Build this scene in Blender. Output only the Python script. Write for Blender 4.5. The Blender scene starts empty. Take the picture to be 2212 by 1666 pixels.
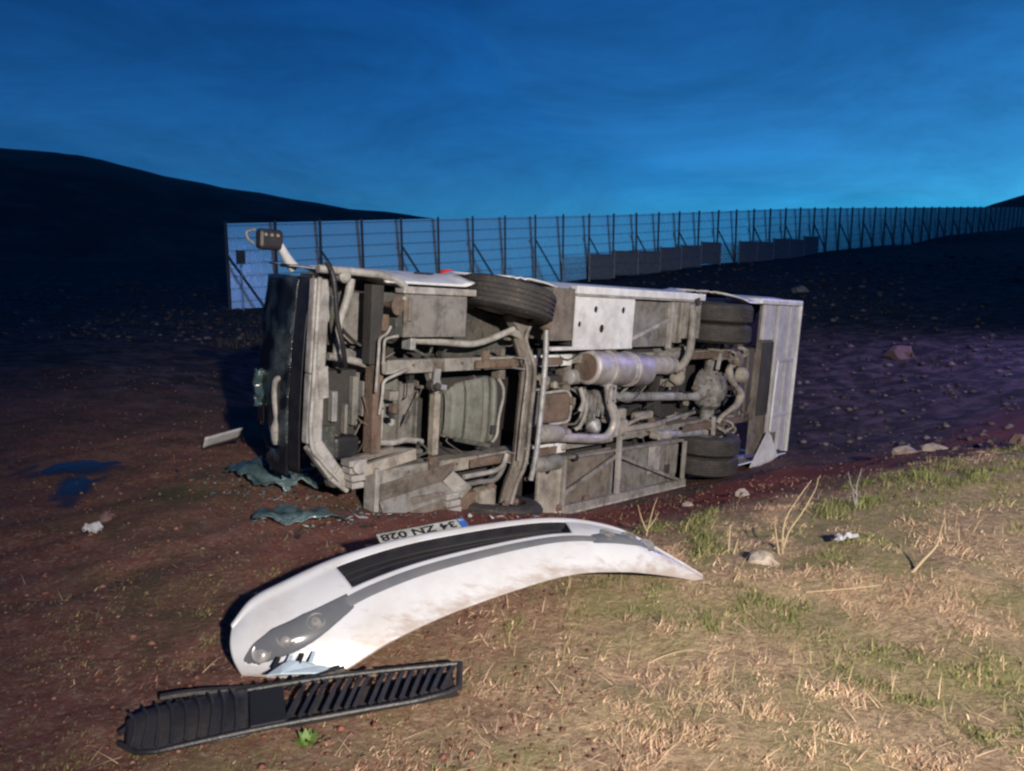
import bpy, bmesh, math, random
import numpy as np
from mathutils import Vector, Matrix, noise
R = math.radians
rng = np.random.default_rng(7)
random.seed(7)
sc = bpy.context.scene
COL = sc.collection

# ------------------------------------------------------------------ camera
cd = bpy.data.cameras.new('camera')
cam = bpy.data.objects.new('camera', cd); COL.objects.link(cam)
cd.sensor_width = 36; cd.lens = 36 * 1664 / 2212; cd.clip_end = 3000; cd.clip_start = .05
cam.location = (0, 0, 1.65); cam.rotation_euler = (R(81), 0, 0)
sc.camera = cam
# ------------------------------------------------------------------ dusk sky
w = bpy.data.worlds.new('World'); sc.world = w; w.use_nodes = True
nt = w.node_tree; bg = nt.nodes['Background']
sky = nt.nodes.new('ShaderNodeTexSky'); sky.sky_type = 'NISHITA'; sky.sun_disc = False
sky.sun_elevation = R(-3); sky.sun_rotation = R(60)
sky.ozone_density = 4; sky.dust_density = .4; sky.air_density = .2
sep = nt.nodes.new('ShaderNodeSeparateColor'); wb = nt.nodes.new('ShaderNodeCombineColor'); nt.links.new(sky.outputs[0], sep.inputs[0])
for k, (g_, a_) in enumerate(((1.5, 6.0), (.92, 1.72), (.6, .80))):          # the phone's cold dusk white balance and night mode curve, per channel
    pw_ = nt.nodes.new('ShaderNodeMath'); pw_.operation = 'POWER'; pw_.inputs[1].default_value = g_; nt.links.new(sep.outputs[k], pw_.inputs[0])
    ml_ = nt.nodes.new('ShaderNodeMath'); ml_.operation = 'MULTIPLY'; ml_.inputs[1].default_value = a_; nt.links.new(pw_.outputs[0], ml_.inputs[0]); nt.links.new(ml_.outputs[0], wb.inputs[k])
tc = nt.nodes.new('ShaderNodeTexCoord'); mp = nt.nodes.new('ShaderNodeMapping')
mp.inputs['Scale'].default_value = (1.5, 1.5, 5.0); mp.inputs['Rotation'].default_value = (R(4), R(14), R(20))
cl = nt.nodes.new('ShaderNodeTexNoise'); cl.inputs['Scale'].default_value = 2.3; cl.inputs['Detail'].default_value = 10; cl.inputs['Roughness'].default_value = .66; cl.inputs['Distortion'].default_value = .5
rmp = nt.nodes.new('ShaderNodeMapRange'); rmp.inputs[1].default_value = .38; rmp.inputs[2].default_value = .68
rmp.inputs[3].default_value = .78; rmp.inputs[4].default_value = 1.14
nt.links.new(tc.outputs['Generated'], mp.inputs[0]); nt.links.new(mp.outputs[0], cl.inputs[0]); nt.links.new(cl.outputs[0], rmp.inputs[0])
cm = nt.nodes.new('ShaderNodeMix'); cm.data_type = 'RGBA'; cm.blend_type = 'MULTIPLY'; cm.inputs[0].default_value = 1
nt.links.new(wb.outputs[0], cm.inputs[6]); nt.links.new(rmp.outputs[0], cm.inputs[7])
nt.links.new(cm.outputs[2], bg.inputs[0]); bg.inputs[1].default_value = 1.1
# ------------------------------------------------------------------ vehicle lights on the road behind the camera
def spot(name, loc, aim, power, col, size, blend, rad):
    l = bpy.data.lights.new(name, 'SPOT'); l.energy = power; l.color = col; l.spot_size = R(size); l.spot_blend = blend; l.shadow_soft_size = rad
    o = bpy.data.objects.new(name, l); COL.objects.link(o); o.location = loc
    o.rotation_euler = (Vector(aim) - Vector(loc)).to_track_quat('-Z', 'Y').to_euler()
    return o
spot('rescue_vehicle_headlight', (3.0, -4.9, 4.0), (2.2, 5.0, .0), 8900, (1, .91, .81), 66, .85, .12)
spot('police_beacon', (12.2, 14.6, 5.0), (7.0, 13.2, -1.0), 2300, (.42, .34, 1), 118, 1.0, .15)
vs = sc.view_settings; vs.view_transform = 'Standard'; vs.look = 'None'; vs.exposure = 0; vs.gamma = 1
sc.cycles.max_bounces = 6; sc.cycles.transparent_max_bounces = 12; sc.cycles.use_denoising = True; sc.cycles.filter_width = 2.4

# ------------------------------------------------------------------ materials
def mat(name, col, rough=.6, metal=0, col2=None, scale=6, dirt=None, dscale=3, damt=.5, bump=0, bscale=40, spec=.5, grime=0):
    m = bpy.data.materials.new(name); m.use_nodes = True
    t = m.node_tree; b = t.nodes['Principled BSDF']; L = t.links.new
    b.inputs['Roughness'].default_value = rough; b.inputs['Metallic'].default_value = metal
    b.inputs['Specular IOR Level'].default_value = spec
    tcn = t.nodes.new('ShaderNodeTexCoord'); vec = tcn.outputs['Object']
    def nz(s, d=6, r=.6):
        n = t.nodes.new('ShaderNodeTexNoise'); n.inputs['Scale'].default_value = s; n.inputs['Detail'].default_value = d; n.inputs['Roughness'].default_value = r
        L(vec, n.inputs[0]); return n.outputs[0]
    def mix(f, a, c):
        x = t.nodes.new('ShaderNodeMix'); x.data_type = 'RGBA'
        if hasattr(f, 'is_linked'): L(f, x.inputs[0])
        else: x.inputs[0].default_value = f
        for s, v in ((6, a), (7, c)):
            if hasattr(v, 'is_linked'): L(v, x.inputs[s])
            else: x.inputs[s].default_value = (*v, 1)
        return x.outputs[2]
    def rg(v, a, c, lo=0, hi=1):
        x = t.nodes.new('ShaderNodeMapRange'); x.inputs[1].default_value = a; x.inputs[2].default_value = c; x.inputs[3].default_value = lo; x.inputs[4].default_value = hi
        L(v, x.inputs[0]); return x.outputs[0]
    c = col
    if col2: c = mix(rg(nz(scale), .35, .65), col, col2)
    if dirt: c = mix(rg(nz(dscale, 8, .65), .45, .7, 0, damt), c, dirt)
    if grime:
        mpn = t.nodes.new('ShaderNodeMapping'); mpn.inputs['Scale'].default_value = (1, 1, .8); L(vec, mpn.inputs[0])
        sn = t.nodes.new('ShaderNodeTexNoise'); sn.inputs['Scale'].default_value = 8; sn.inputs['Detail'].default_value = 10; sn.inputs['Roughness'].default_value = .7; L(mpn.outputs[0], sn.inputs[0])
        c = mix(rg(sn.outputs[0], .46, .62, 0, grime), c, (.035, .030, .025))
        c = mix(rg(nz(34, 6, .7), .56, .66, 0, grime * .8), c, (.30, .24, .18))
    if isinstance(c, tuple): b.inputs['Base Color'].default_value = (*c, 1)
    else: L(c, b.inputs['Base Color'])
    if bump:
        bn = t.nodes.new('ShaderNodeBump'); bn.inputs['Strength'].default_value = bump; bn.inputs['Distance'].default_value = .02
        L(nz(bscale), bn.inputs['Height']); L(bn.outputs[0], b.inputs['Normal'])
    return m
DIRT = (.14, .112, .088)
M = dict(
    white=mat('bus_white_paint', (.72, .72, .72), .38, 0, (.62, .62, .61), 3, DIRT, 2.2, .45, grime=0.18),
    bump=mat('bumper_white_paint', (.45, .46, .485), .34, 0, (.41, .415, .435), 4, (.27, .22, .17), 3.4, .4),
    beige=mat('dusty_beige_steel', (.31, .295, .27), .7, .1, (.225, .21, .19), 9, DIRT, 4, .6, .4, 60, grime=0.6),
    pale=mat('pale_dusty_steel', (.44, .425, .40), .65, .1, (.31, .295, .27), 8, DIRT, 5, .55, .3, 60, grime=0.45),
    grey=mat('dusty_grey_panel', (.225, .22, .21), .75, .05, (.165, .16, .15), 5, DIRT, 3, .6, .3, 50, grime=0.6),
    grey2=mat('dusty_brown_panel', (.19, .165, .14), .8, .0, (.13, .112, .095), 5, (.12, .08, .055), 4, .6, .4, 40, grime=0.6),
    green=mat('greenish_underseal', (.055, .066, .06), .8, .0, (.03, .038, .037), 6, DIRT, 4, .6, .5, 40, grime=0.5),
    tank=mat('olive_tank_plastic', (.165, .17, .145), .7, 0, (.125, .13, .11), 6, DIRT, 4, .45, .3, 50, grime=0.45),
    rust=mat('rusty_steel', (.14, .085, .06), .85, .1, (.20, .15, .115), 10, (.07, .045, .035), 5, .6, .6, 50, grime=0.6),
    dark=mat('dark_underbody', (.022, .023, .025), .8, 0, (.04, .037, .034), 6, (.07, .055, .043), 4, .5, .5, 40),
    black=mat('black_plastic', (.013, .013, .015), .45, 0, (.022, .021, .022), 9, (.07, .055, .04), 5, .3, .2, 60),
    rubber=mat('tyre_rubber', (.02, .0195, .02), .75, 0, (.032, .03, .029), 12, (.09, .066, .05), 5, .45, .4, 60, grime=0.3),
    alu=mat('brushed_muffler_steel', (.56, .53, .52), .5, .35, (.44, .41, .40), 7, (.25, .19, .15), 5, .5, .2, 60, grime=0.35),
    steel=mat('grey_shaft_steel', (.42, .42, .43), .5, .3, (.32, .32, .32), 8, DIRT, 6, .5, .2, 60, grime=0.5),
    cast=mat('cast_gearbox_metal', (.30, .29, .28), .65, .2, (.18, .17, .165), 14, (.09, .07, .055), 7, .7, .7, 40, grime=0.7),
    tan=mat('tan_dusty_bracket', (.36, .325, .275), .75, 0, (.26, .23, .19), 8, DIRT, 6, .5, .4, 50, grime=0.5),
    rim=mat('wheel_rim_steel', (.45, .45, .46), .5, .4, (.3, .29, .28), 9, DIRT, 6, .6, grime=0.6),
    red=mat('red_lamp_plastic', (.55, .04, .03), .3),
    pvc=mat('dark_rear_board', (.05, .045, .045), .8, 0, (.075, .065, .06), 4, (.11, .085, .07), 3, .6),
    lilac=mat('pale_rear_bumper_paint', (.50, .49, .51), .55, 0, (.38, .37, .38), 4, DIRT, 3, .45, grime=0.2),
    post=mat('galvanised_fence_post', (.10, .115, .13), .6, .3, (.07, .08, .09), 5),
    lowpost=mat('pale_low_fence_post', (.42, .43, .45), .6, .2, (.22, .23, .24), 5),
    bars=mat('low_fence_bar_steel', (.17, .20, .25), .6, .0, (.12, .145, .18), 5),
    stone=mat('pale_stone', (.42, .36, .30), .9, 0, (.30, .25, .20), 9, (.20, .12, .08), 4, .6, .8, 14),
    redstone=mat('reddish_stone', (.17, .10, .085), .9, 0, (.13, .085, .07), 7, (.14, .08, .06), 4, .6, .8, 10),
    straw=mat('dry_straw_stem', (.40, .31, .19), .8, 0, (.30, .22, .13), 10),
    paper=mat('dirty_white_litter', (.46, .46, .48), .7, 0, (.33, .33, .34), 8),
    plate=mat('plate_white', (.46, .475, .44), .4, 0, (.34, .35, .32), 14, (.2, .16, .12), 9, .6),
    plateblue=mat('plate_blue', (.04, .12, .38), .4),
    ink=mat('plate_black_ink', (.012, .012, .013), .5),
    greyband=mat('grey_bumper_band', (.12, .125, .14), .35, 0, (.09, .095, .105), 6, DIRT, 5, .3),
)
def glassmat(name, col, crack, trans=0.):
    m = bpy.data.materials.new(name); m.use_nodes = True; t = m.node_tree; L = t.links.new; b = t.nodes['Principled BSDF']
    b.inputs['Roughness'].default_value = .25; b.inputs['Specular IOR Level'].default_value = .6
    tcn = t.nodes.new('ShaderNodeTexCoord')
    v = t.nodes.new('ShaderNodeTexVoronoi'); v.feature = 'DISTANCE_TO_EDGE'; v.inputs['Scale'].default_value = 55
    L(tcn.outputs['Object'], v.inputs['Vector'])
    n = t.nodes.new('ShaderNodeTexNoise'); n.inputs['Scale'].default_value = 3.2; n.inputs['Detail'].default_value = 7; L(tcn.outputs['Object'], n.inputs[0])
    r1 = t.nodes.new('ShaderNodeMapRange'); r1.inputs[1].default_value = 0; r1.inputs[2].default_value = .10; r1.inputs[3].default_value = 1; r1.inputs[4].default_value = 0; L(v.outputs[0], r1.inputs[0])
    r2 = t.nodes.new('ShaderNodeMapRange'); r2.inputs[1].default_value = .47; r2.inputs[2].default_value = .66; L(n.outputs[0], r2.inputs[0])
    mu = t.nodes.new('ShaderNodeMath'); mu.operation = 'MULTIPLY_ADD'; L(r1.outputs[0], mu.inputs[0]); L(r2.outputs[0], mu.inputs[1])
    m2 = t.nodes.new('ShaderNodeMath'); m2.operation = 'MULTIPLY'; L(r2.outputs[0], m2.inputs[0]); m2.inputs[1].default_value = .35
    L(m2.outputs[0], mu.inputs[2])
    x = t.nodes.new('ShaderNodeMix'); x.data_type = 'RGBA'; x.inputs[6].default_value = (*col, 1); x.inputs[7].default_value = (*crack, 1); L(mu.outputs[0], x.inputs[0])
    L(x.outputs[2], b.inputs['Base Color'])
    if trans:
        tr = t.nodes.new('ShaderNodeBsdfTransparent'); ms = t.nodes.new('ShaderNodeMixShader'); ms.inputs[0].default_value = trans
        L(b.outputs[0], ms.inputs[1]); L(tr.outputs[0], ms.inputs[2]); L(ms.outputs[0], t.nodes['Material Output'].inputs[0])
    bn = t.nodes.new('ShaderNodeBump'); bn.inputs['Strength'].default_value = .5; bn.inputs['Distance'].default_value = .01
    L(mu.outputs[0], bn.inputs['Height']); L(bn.outputs[0], b.inputs['Normal'])
    return m
M['wind'] = glassmat('shattered_windscreen', (.008, .009, .013), (.10, .135, .14))
M['shard'] = glassmat('crumpled_safety_glass', (.05, .085, .09), (.30, .42, .43), .25)
M['frit'] = mat('black_windscreen_border', (.010, .010, .014), .35, 0, (.02, .02, .024), 9)
M['window'] = mat('tinted_side_glass', (.012, .014, .018), .08)
M['lens'] = mat('headlamp_smoked_lens', (.105, .11, .12), .14, 0, (.08, .085, .095), 5)
M['reflector'] = mat('headlamp_reflector', (.42, .40, .375), .25, .5, (.22, .21, .2), 25)
M['mirrorglass'] = mat('mirror_housing_black', (.016, .015, .017), .5, 0, (.035, .028, .028), 9)
# fence sheet: satin galvanised metal that mirrors the dusk sky, with faint upright streaks
def netmat():
    m = bpy.data.materials.new('galvanised_fence_sheet'); m.use_nodes = True; t = m.node_tree; L = t.links.new
    for n in list(t.nodes): t.nodes.remove(n)
    out = t.nodes.new('ShaderNodeOutputMaterial')
    df = t.nodes.new('ShaderNodeBsdfDiffuse'); df.inputs[0].default_value = (.93, .94, .94, 1)
    gl = t.nodes.new('ShaderNodeBsdfGlossy'); gl.inputs[0].default_value = (.97, .98, .98, 1)
    tcn = t.nodes.new('ShaderNodeTexCoord'); n = t.nodes.new('ShaderNodeTexNoise'); n.inputs['Scale'].default_value = 4; n.inputs['Detail'].default_value = 8; n.inputs['Roughness'].default_value = .65
    mp = t.nodes.new('ShaderNodeMapping'); mp.inputs['Scale'].default_value = (4, 4, .6); L(tcn.outputs['Object'], mp.inputs[0]); L(mp.outputs[0], n.inputs[0])
    r = t.nodes.new('ShaderNodeMapRange'); r.inputs[1].default_value = .3; r.inputs[2].default_value = .7; r.inputs[3].default_value = .19; r.inputs[4].default_value = .28; L(n.outputs[0], r.inputs[0]); L(r.outputs[0], gl.inputs['Roughness'])
    r2 = t.nodes.new('ShaderNodeMapRange'); r2.inputs[1].default_value = .3; r2.inputs[2].default_value = .7; r2.inputs[3].default_value = .85; r2.inputs[4].default_value = .6; L(n.outputs[0], r2.inputs[0])
    x = t.nodes.new('ShaderNodeMixShader'); L(r2.outputs[0], x.inputs[0]); L(df.outputs[0], x.inputs[1]); L(gl.outputs[0], x.inputs[2]); L(x.outputs[0], out.inputs[0])
    return m
M['net'] = netmat()

# ------------------------------------------------------------------ mesh helpers
class MB:
    def __init__(s): s.v = []; s.f = []
    def add(s, vs, fs):
        k = len(s.v); s.v += [tuple(map(float, p)) for p in vs]; s.f += [tuple(i + k for i in f) for f in fs]; return s
    def box(s, x0, x1, y0, y1, z0, z1):
        p = [(x, y, z) for x in (x0, x1) for y in (y0, y1) for z in (z0, z1)]
        return s.add(p, [(0, 1, 3, 2), (4, 6, 7, 5), (0, 4, 5, 1), (2, 3, 7, 6), (0, 2, 6, 4), (1, 5, 7, 3)])
    def bar(s, a, b, wd, th, up=(0, 0, 1)):
        a, b = Vector(a), Vector(b); d = (b - a).normalized(); r = d.cross(Vector(up))
        if r.length < 1e-4: r = d.cross(Vector((1, 0, 0)))
        r.normalize(); u = r.cross(d)
        p = [q + r * (sx * wd / 2) + u * (sy * th / 2) for q in (a, b) for sx, sy in ((-1, -1), (1, -1), (1, 1), (-1, 1))]
        return s.add(p, [(0, 1, 2, 3), (7, 6, 5, 4), (0, 4, 5, 1), (1, 5, 6, 2), (2, 6, 7, 3), (3, 7, 4, 0)])
    def tube(s, pts, r, seg=10, smooth=6, caps=True):
        P = [Vector(p) for p in pts]
        if smooth and len(P) > 2:
            Q = []
            for i in range(len(P) - 1):
                a, b, c, d = P[max(i - 1, 0)], P[i], P[i + 1], P[min(i + 2, len(P) - 1)]
                for k in range(smooth):
                    t = k / smooth
                    Q.append(.5 * (2 * b + (c - a) * t + (2 * a - 5 * b + 4 * c - d) * t * t + (3 * b - a - 3 * c + d) * t ** 3))
            Q.append(P[-1]); P = Q
        n = len(P); rr = r if isinstance(r, (list, tuple)) else None
        k = len(s.v); ref = None
        for i, p in enumerate(P):
            d = (P[min(i + 1, n - 1)] - P[max(i - 1, 0)]).normalized()
            if ref is None: ref = Vector((0, 0, 1)) if abs(d.z) < .9 else Vector((1, 0, 0))
            ref = (ref - d * ref.dot(d)).normalized(); bt = d.cross(ref)
            ri = r if rr is None else np.interp(i / (n - 1), np.linspace(0, 1, len(rr)), rr)
            for j in range(seg):
                a = 2 * math.pi * j / seg; s.v.append(tuple(p + (ref * math.cos(a) + bt * math.sin(a)) * ri))
        for i in range(n - 1):
            for j in range(seg):
                j2 = (j + 1) % seg; s.f.append((k + i * seg + j, k + i * seg + j2, k + (i + 1) * seg + j2, k + (i + 1) * seg + j))
        if caps:
            s.f.append(tuple(k + j for j in range(seg))[::-1]); s.f.append(tuple(k + (n - 1) * seg + j for j in range(seg)))
        return s
    def lathe(s, a, axis, prof, seg=32, ref=None):
        """prof: (distance along axis, radius)"""
        a = Vector(a); d = Vector(axis).normalized(); rf = Vector(ref) if ref else (Vector((0, 0, 1)) if abs(d.z) < .9 else Vector((1, 0, 0)))
        rf = (rf - d * rf.dot(d)).normalized(); bt = d.cross(rf); k = len(s.v)
        for t, r in prof:
            for j in range(seg):
                g = 2 * math.pi * j / seg; s.v.append(tuple(a + d * t + (rf * math.cos(g) + bt * math.sin(g)) * r))
        for i in range(len(prof) - 1):
            for j in range(seg):
                j2 = (j + 1) % seg; s.f.append((k + i * seg + j, k + i * seg + j2, k + (i + 1) * seg + j2, k + (i + 1) * seg + j))
        s.f.append(tuple(k + j for j in range(seg))[::-1]); s.f.append(tuple(k + (len(prof) - 1) * seg + j for j in range(seg)))
        return s
    def grid(s, fn, nu, nv, keep=None):
        k = len(s.v)
        for i in range(nu + 1):
            for j in range(nv + 1): s.v.append(tuple(map(float, fn(i / nu, j / nv))))
        for i in range(nu):
            for j in range(nv):
                if keep is None or keep((i + .5) / nu, (j + .5) / nv):
                    a = k + i * (nv + 1) + j; s.f.append((a, a + nv + 1, a + nv + 2, a + 1))
        return s
    def sheet(s, poly, th=.01, nrm=(0, 0, 1)):
        """flat polygon given thickness"""
        n = Vector(nrm).normalized() * th; k = len(poly)
        P = [Vector(p) for p in poly]
        return s.add([*P, *[p + n for p in P]], [tuple(range(k))[::-1], tuple(range(k, 2 * k)), *[(i, (i + 1) % k, (i + 1) % k + k, i + k) for i in range(k)]])
    def build(s, name, m, parent=None, smooth=False, solid=0, bevel=0):
        me = bpy.data.meshes.new(name); me.from_pydata(s.v, [], s.f); me.update()
        bm = bmesh.new(); bm.from_mesh(me); bmesh.ops.recalc_face_normals(bm, faces=bm.faces); bm.to_mesh(me); bm.free()
        me.materials.append(M[m] if isinstance(m, str) else m)
        if smooth:
            me.polygons.foreach_set('use_smooth', [True] * len(me.polygons)); me.set_sharp_from_angle(angle=R(40))
        o = bpy.data.objects.new(name, me); COL.objects.link(o)
        if parent: o.parent = parent
        if solid:
            md = o.modifiers.new('thickness', 'SOLIDIFY'); md.thickness = solid; md.offset = -1
        if bevel:
            md = o.modifiers.new('edges', 'BEVEL'); md.width = bevel; md.segments = 2; md.limit_method = 'ANGLE'
        return o
def tag(o, label=None, cat=None, group=None, kind=None):
    if label: o['label'] = label
    if cat: o['category'] = cat
    if group: o['group'] = group
    if kind: o['kind'] = kind
    return o
def empty(name, loc=(0, 0, 0), rot=(0, 0, 0)):
    o = bpy.data.objects.new(name, None); COL.objects.link(o); o.location = loc; o.rotation_euler = rot; o.empty_display_size = .1; return o
def copy_tree(o, parent=None):
    c = o.copy(); COL.objects.link(c); c.parent = parent
    for ch in list(o.children): copy_tree(ch, c)
    return c

# ------------------------------------------------------------------ terrain
CP = np.array([(-8, -6, 0), (0, -6, 0), (8, -6, 0), (-8, 0, 0), (0, 0, 0), (8, 0, .05), (-6, 3, .03), (-2.5, 3, 0), (0, 3, 0), (2.5, 3, .03), (6, 3.5, .1),
    (-5, 6, .05), (-3, 5.5, .05), (-2.3, 6.3, .10), (-1.5, 5.0, .0), (-.3, 4.7, -.05), (1.2, 4.9, -.03), (2.6, 5.5, .02), (4.7, 6.7, .06), (9, 9, .2),
    (-.8, 5.75, -.22), (0, 6.4, -.50), (1.0, 7.5, -.76), (2.05, 8.6, -.86), (3.8, 10.4, -1.02), (5.0, 9.6, -.75),
    (-3.4, 7.6, .03), (-4, 10, .05), (-1.6, 9.2, -.6), (0, 10.6, -.95), (2, 12.4, -1.1), (0, 14, -.7), (6, 13, -.9), (3, 17, -.5), (8, 12, -.5), (12, 12, .25), (14, 20, .5),
    (-10.65, 28.9, -.05), (-3, 33.4, .35), (5.3, 39.5, .85), (18.5, 50.6, 2.2), (33, 63, 3.5), (57, 86.6, 5.3), (90, 118, 7.2),
    (-15, 15, .1), (-20, 28, .3), (-30, 50, 1), (-10, 50, .6), (40, 40, 3.2), (30, 20, 1.4), (80, 80, 5.5), (5, 60, 1.6), (30, 100, 4.6), (0, 120, 2.2), (-40, 100, 2),
    (100, 160, 8.6), (50, 200, 8), (0, 250, 4), (-100, 150, 4), (-100, 20, 1), (100, 20, 3), (-100, -60, 0), (100, -60, 0), (-300, 300, 6), (300, 300, 8), (0, 600, 5), (-300, -100, 0), (300, -100, 0)], float)
def tps(r2): return np.where(r2 > 0, r2 * np.log(np.maximum(r2, 1e-12)) * .5, 0)
def fit():
    n = len(CP); d = ((CP[:, None, :2] - CP[None, :, :2]) ** 2).sum(-1)
    A = np.zeros((n + 3, n + 3)); A[:n, :n] = tps(d) + np.eye(n) * .02; A[:n, n:n + 2] = CP[:, :2]; A[:n, n + 2] = 1; A[n:, :n] = A[:n, n:].T
    return np.linalg.solve(A, np.r_[CP[:, 2], 0, 0, 0])
WT = fit()
_g = rng.random((256, 256))
def vnoise(x, y):
    xi, yi = np.floor(x).astype(int), np.floor(y).astype(int); fx, fy = x - xi, y - yi
    fx, fy = fx * fx * (3 - 2 * fx), fy * fy * (3 - 2 * fy)
    g = lambda a, b: _g[a % 256, b % 256]
    return (g(xi, yi) * (1 - fx) + g(xi + 1, yi) * fx) * (1 - fy) + (g(xi, yi + 1) * (1 - fx) + g(xi + 1, yi + 1) * fx) * fy - .5
def H(x, y):
    x, y = np.atleast_1d(np.asarray(x, float)), np.atleast_1d(np.asarray(y, float)); out = np.zeros_like(x)
    for i in range(0, len(x), 20000):
        X, Y = x[i:i + 20000], y[i:i + 20000]
        d = (X[:, None] - CP[:, 0]) ** 2 + (Y[:, None] - CP[:, 1]) ** 2
        out[i:i + 20000] = tps(d) @ WT[:len(CP)] + X * WT[-3] + Y * WT[-2] + WT[-1]
    dist = np.hypot(x, y)
    out += vnoise(x * 1.3, y * 1.3) * .08 + vnoise(x * 4 + 9, y * 4) * .035 + vnoise(x * 11, y * 11 + 5) * .018
    for x0, y0, x1, y1 in ((-4.6, 2.6, -1.9, 5.6), (-3.5, 2.2, -1.1, 5.2), (-6.5, 5.2, -2.6, 7.2)):     # ruts and gouges left by the wreck
        dx_, dy_ = x1 - x0, y1 - y0; L_ = math.hypot(dx_, dy_); al = ((x - x0) * dx_ + (y - y0) * dy_) / L_; cr_ = ((x - x0) * dy_ - (y - y0) * dx_) / L_ + .12 * np.sin(al * 1.7)
        env = np.clip(al * 2, 0, 1) * np.clip((L_ - al) * 2, 0, 1) * (.6 + vnoise(x * 3, y * 3 + 40)); out += env * .45 * (-.055 * np.exp(-(cr_ / .10) ** 2) + .035 * np.exp(-((np.abs(cr_) - .22) / .08) ** 2))
    out += vnoise(x * .12 + 50, y * .12) * np.clip((dist - 14) / 40, 0, 1) * .8
    return out
def h(x, y): return float(H([x], [y])[0])
def axis(lo, hi, fine_lo, fine_hi, step, grow):
    a = list(np.arange(fine_lo, fine_hi + 1e-6, step)); s = step
    while a[-1] < hi: s *= grow; a.append(a[-1] + s)
    s = step
    while a[0] > lo: s *= grow; a.insert(0, a[0] - s)
    return np.array(a)
gx = axis(-700, 700, -6, 8, .06, 1.07); gy = axis(-60, 900, 1.2, 13, .06, 1.06)
GX, GY = np.meshgrid(gx, gy, indexing='ij'); GZ = H(GX.ravel(), GY.ravel())
me = bpy.data.meshes.new('ground'); nx, ny = len(gx), len(gy)
co = np.stack([GX.ravel(), GY.ravel(), GZ], 1)
ii, jj = np.meshgrid(np.arange(nx - 1), np.arange(ny - 1), indexing='ij'); a = (ii * ny + jj).ravel()
fa = np.stack([a, a + ny, a + ny + 1, a + 1], 1)
me.vertices.add(len(co)); me.vertices.foreach_set('co', co.ravel().astype(np.float32))
me.loops.add(fa.size); me.loops.foreach_set('vertex_index', fa.ravel().astype(np.int32))
me.polygons.add(len(fa)); me.polygons.foreach_set('loop_start', np.arange(0, fa.size, 4, dtype=np.int32))
me.update(calc_edges=True); me.polygons.foreach_set('use_smooth', [True] * len(fa))
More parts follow.
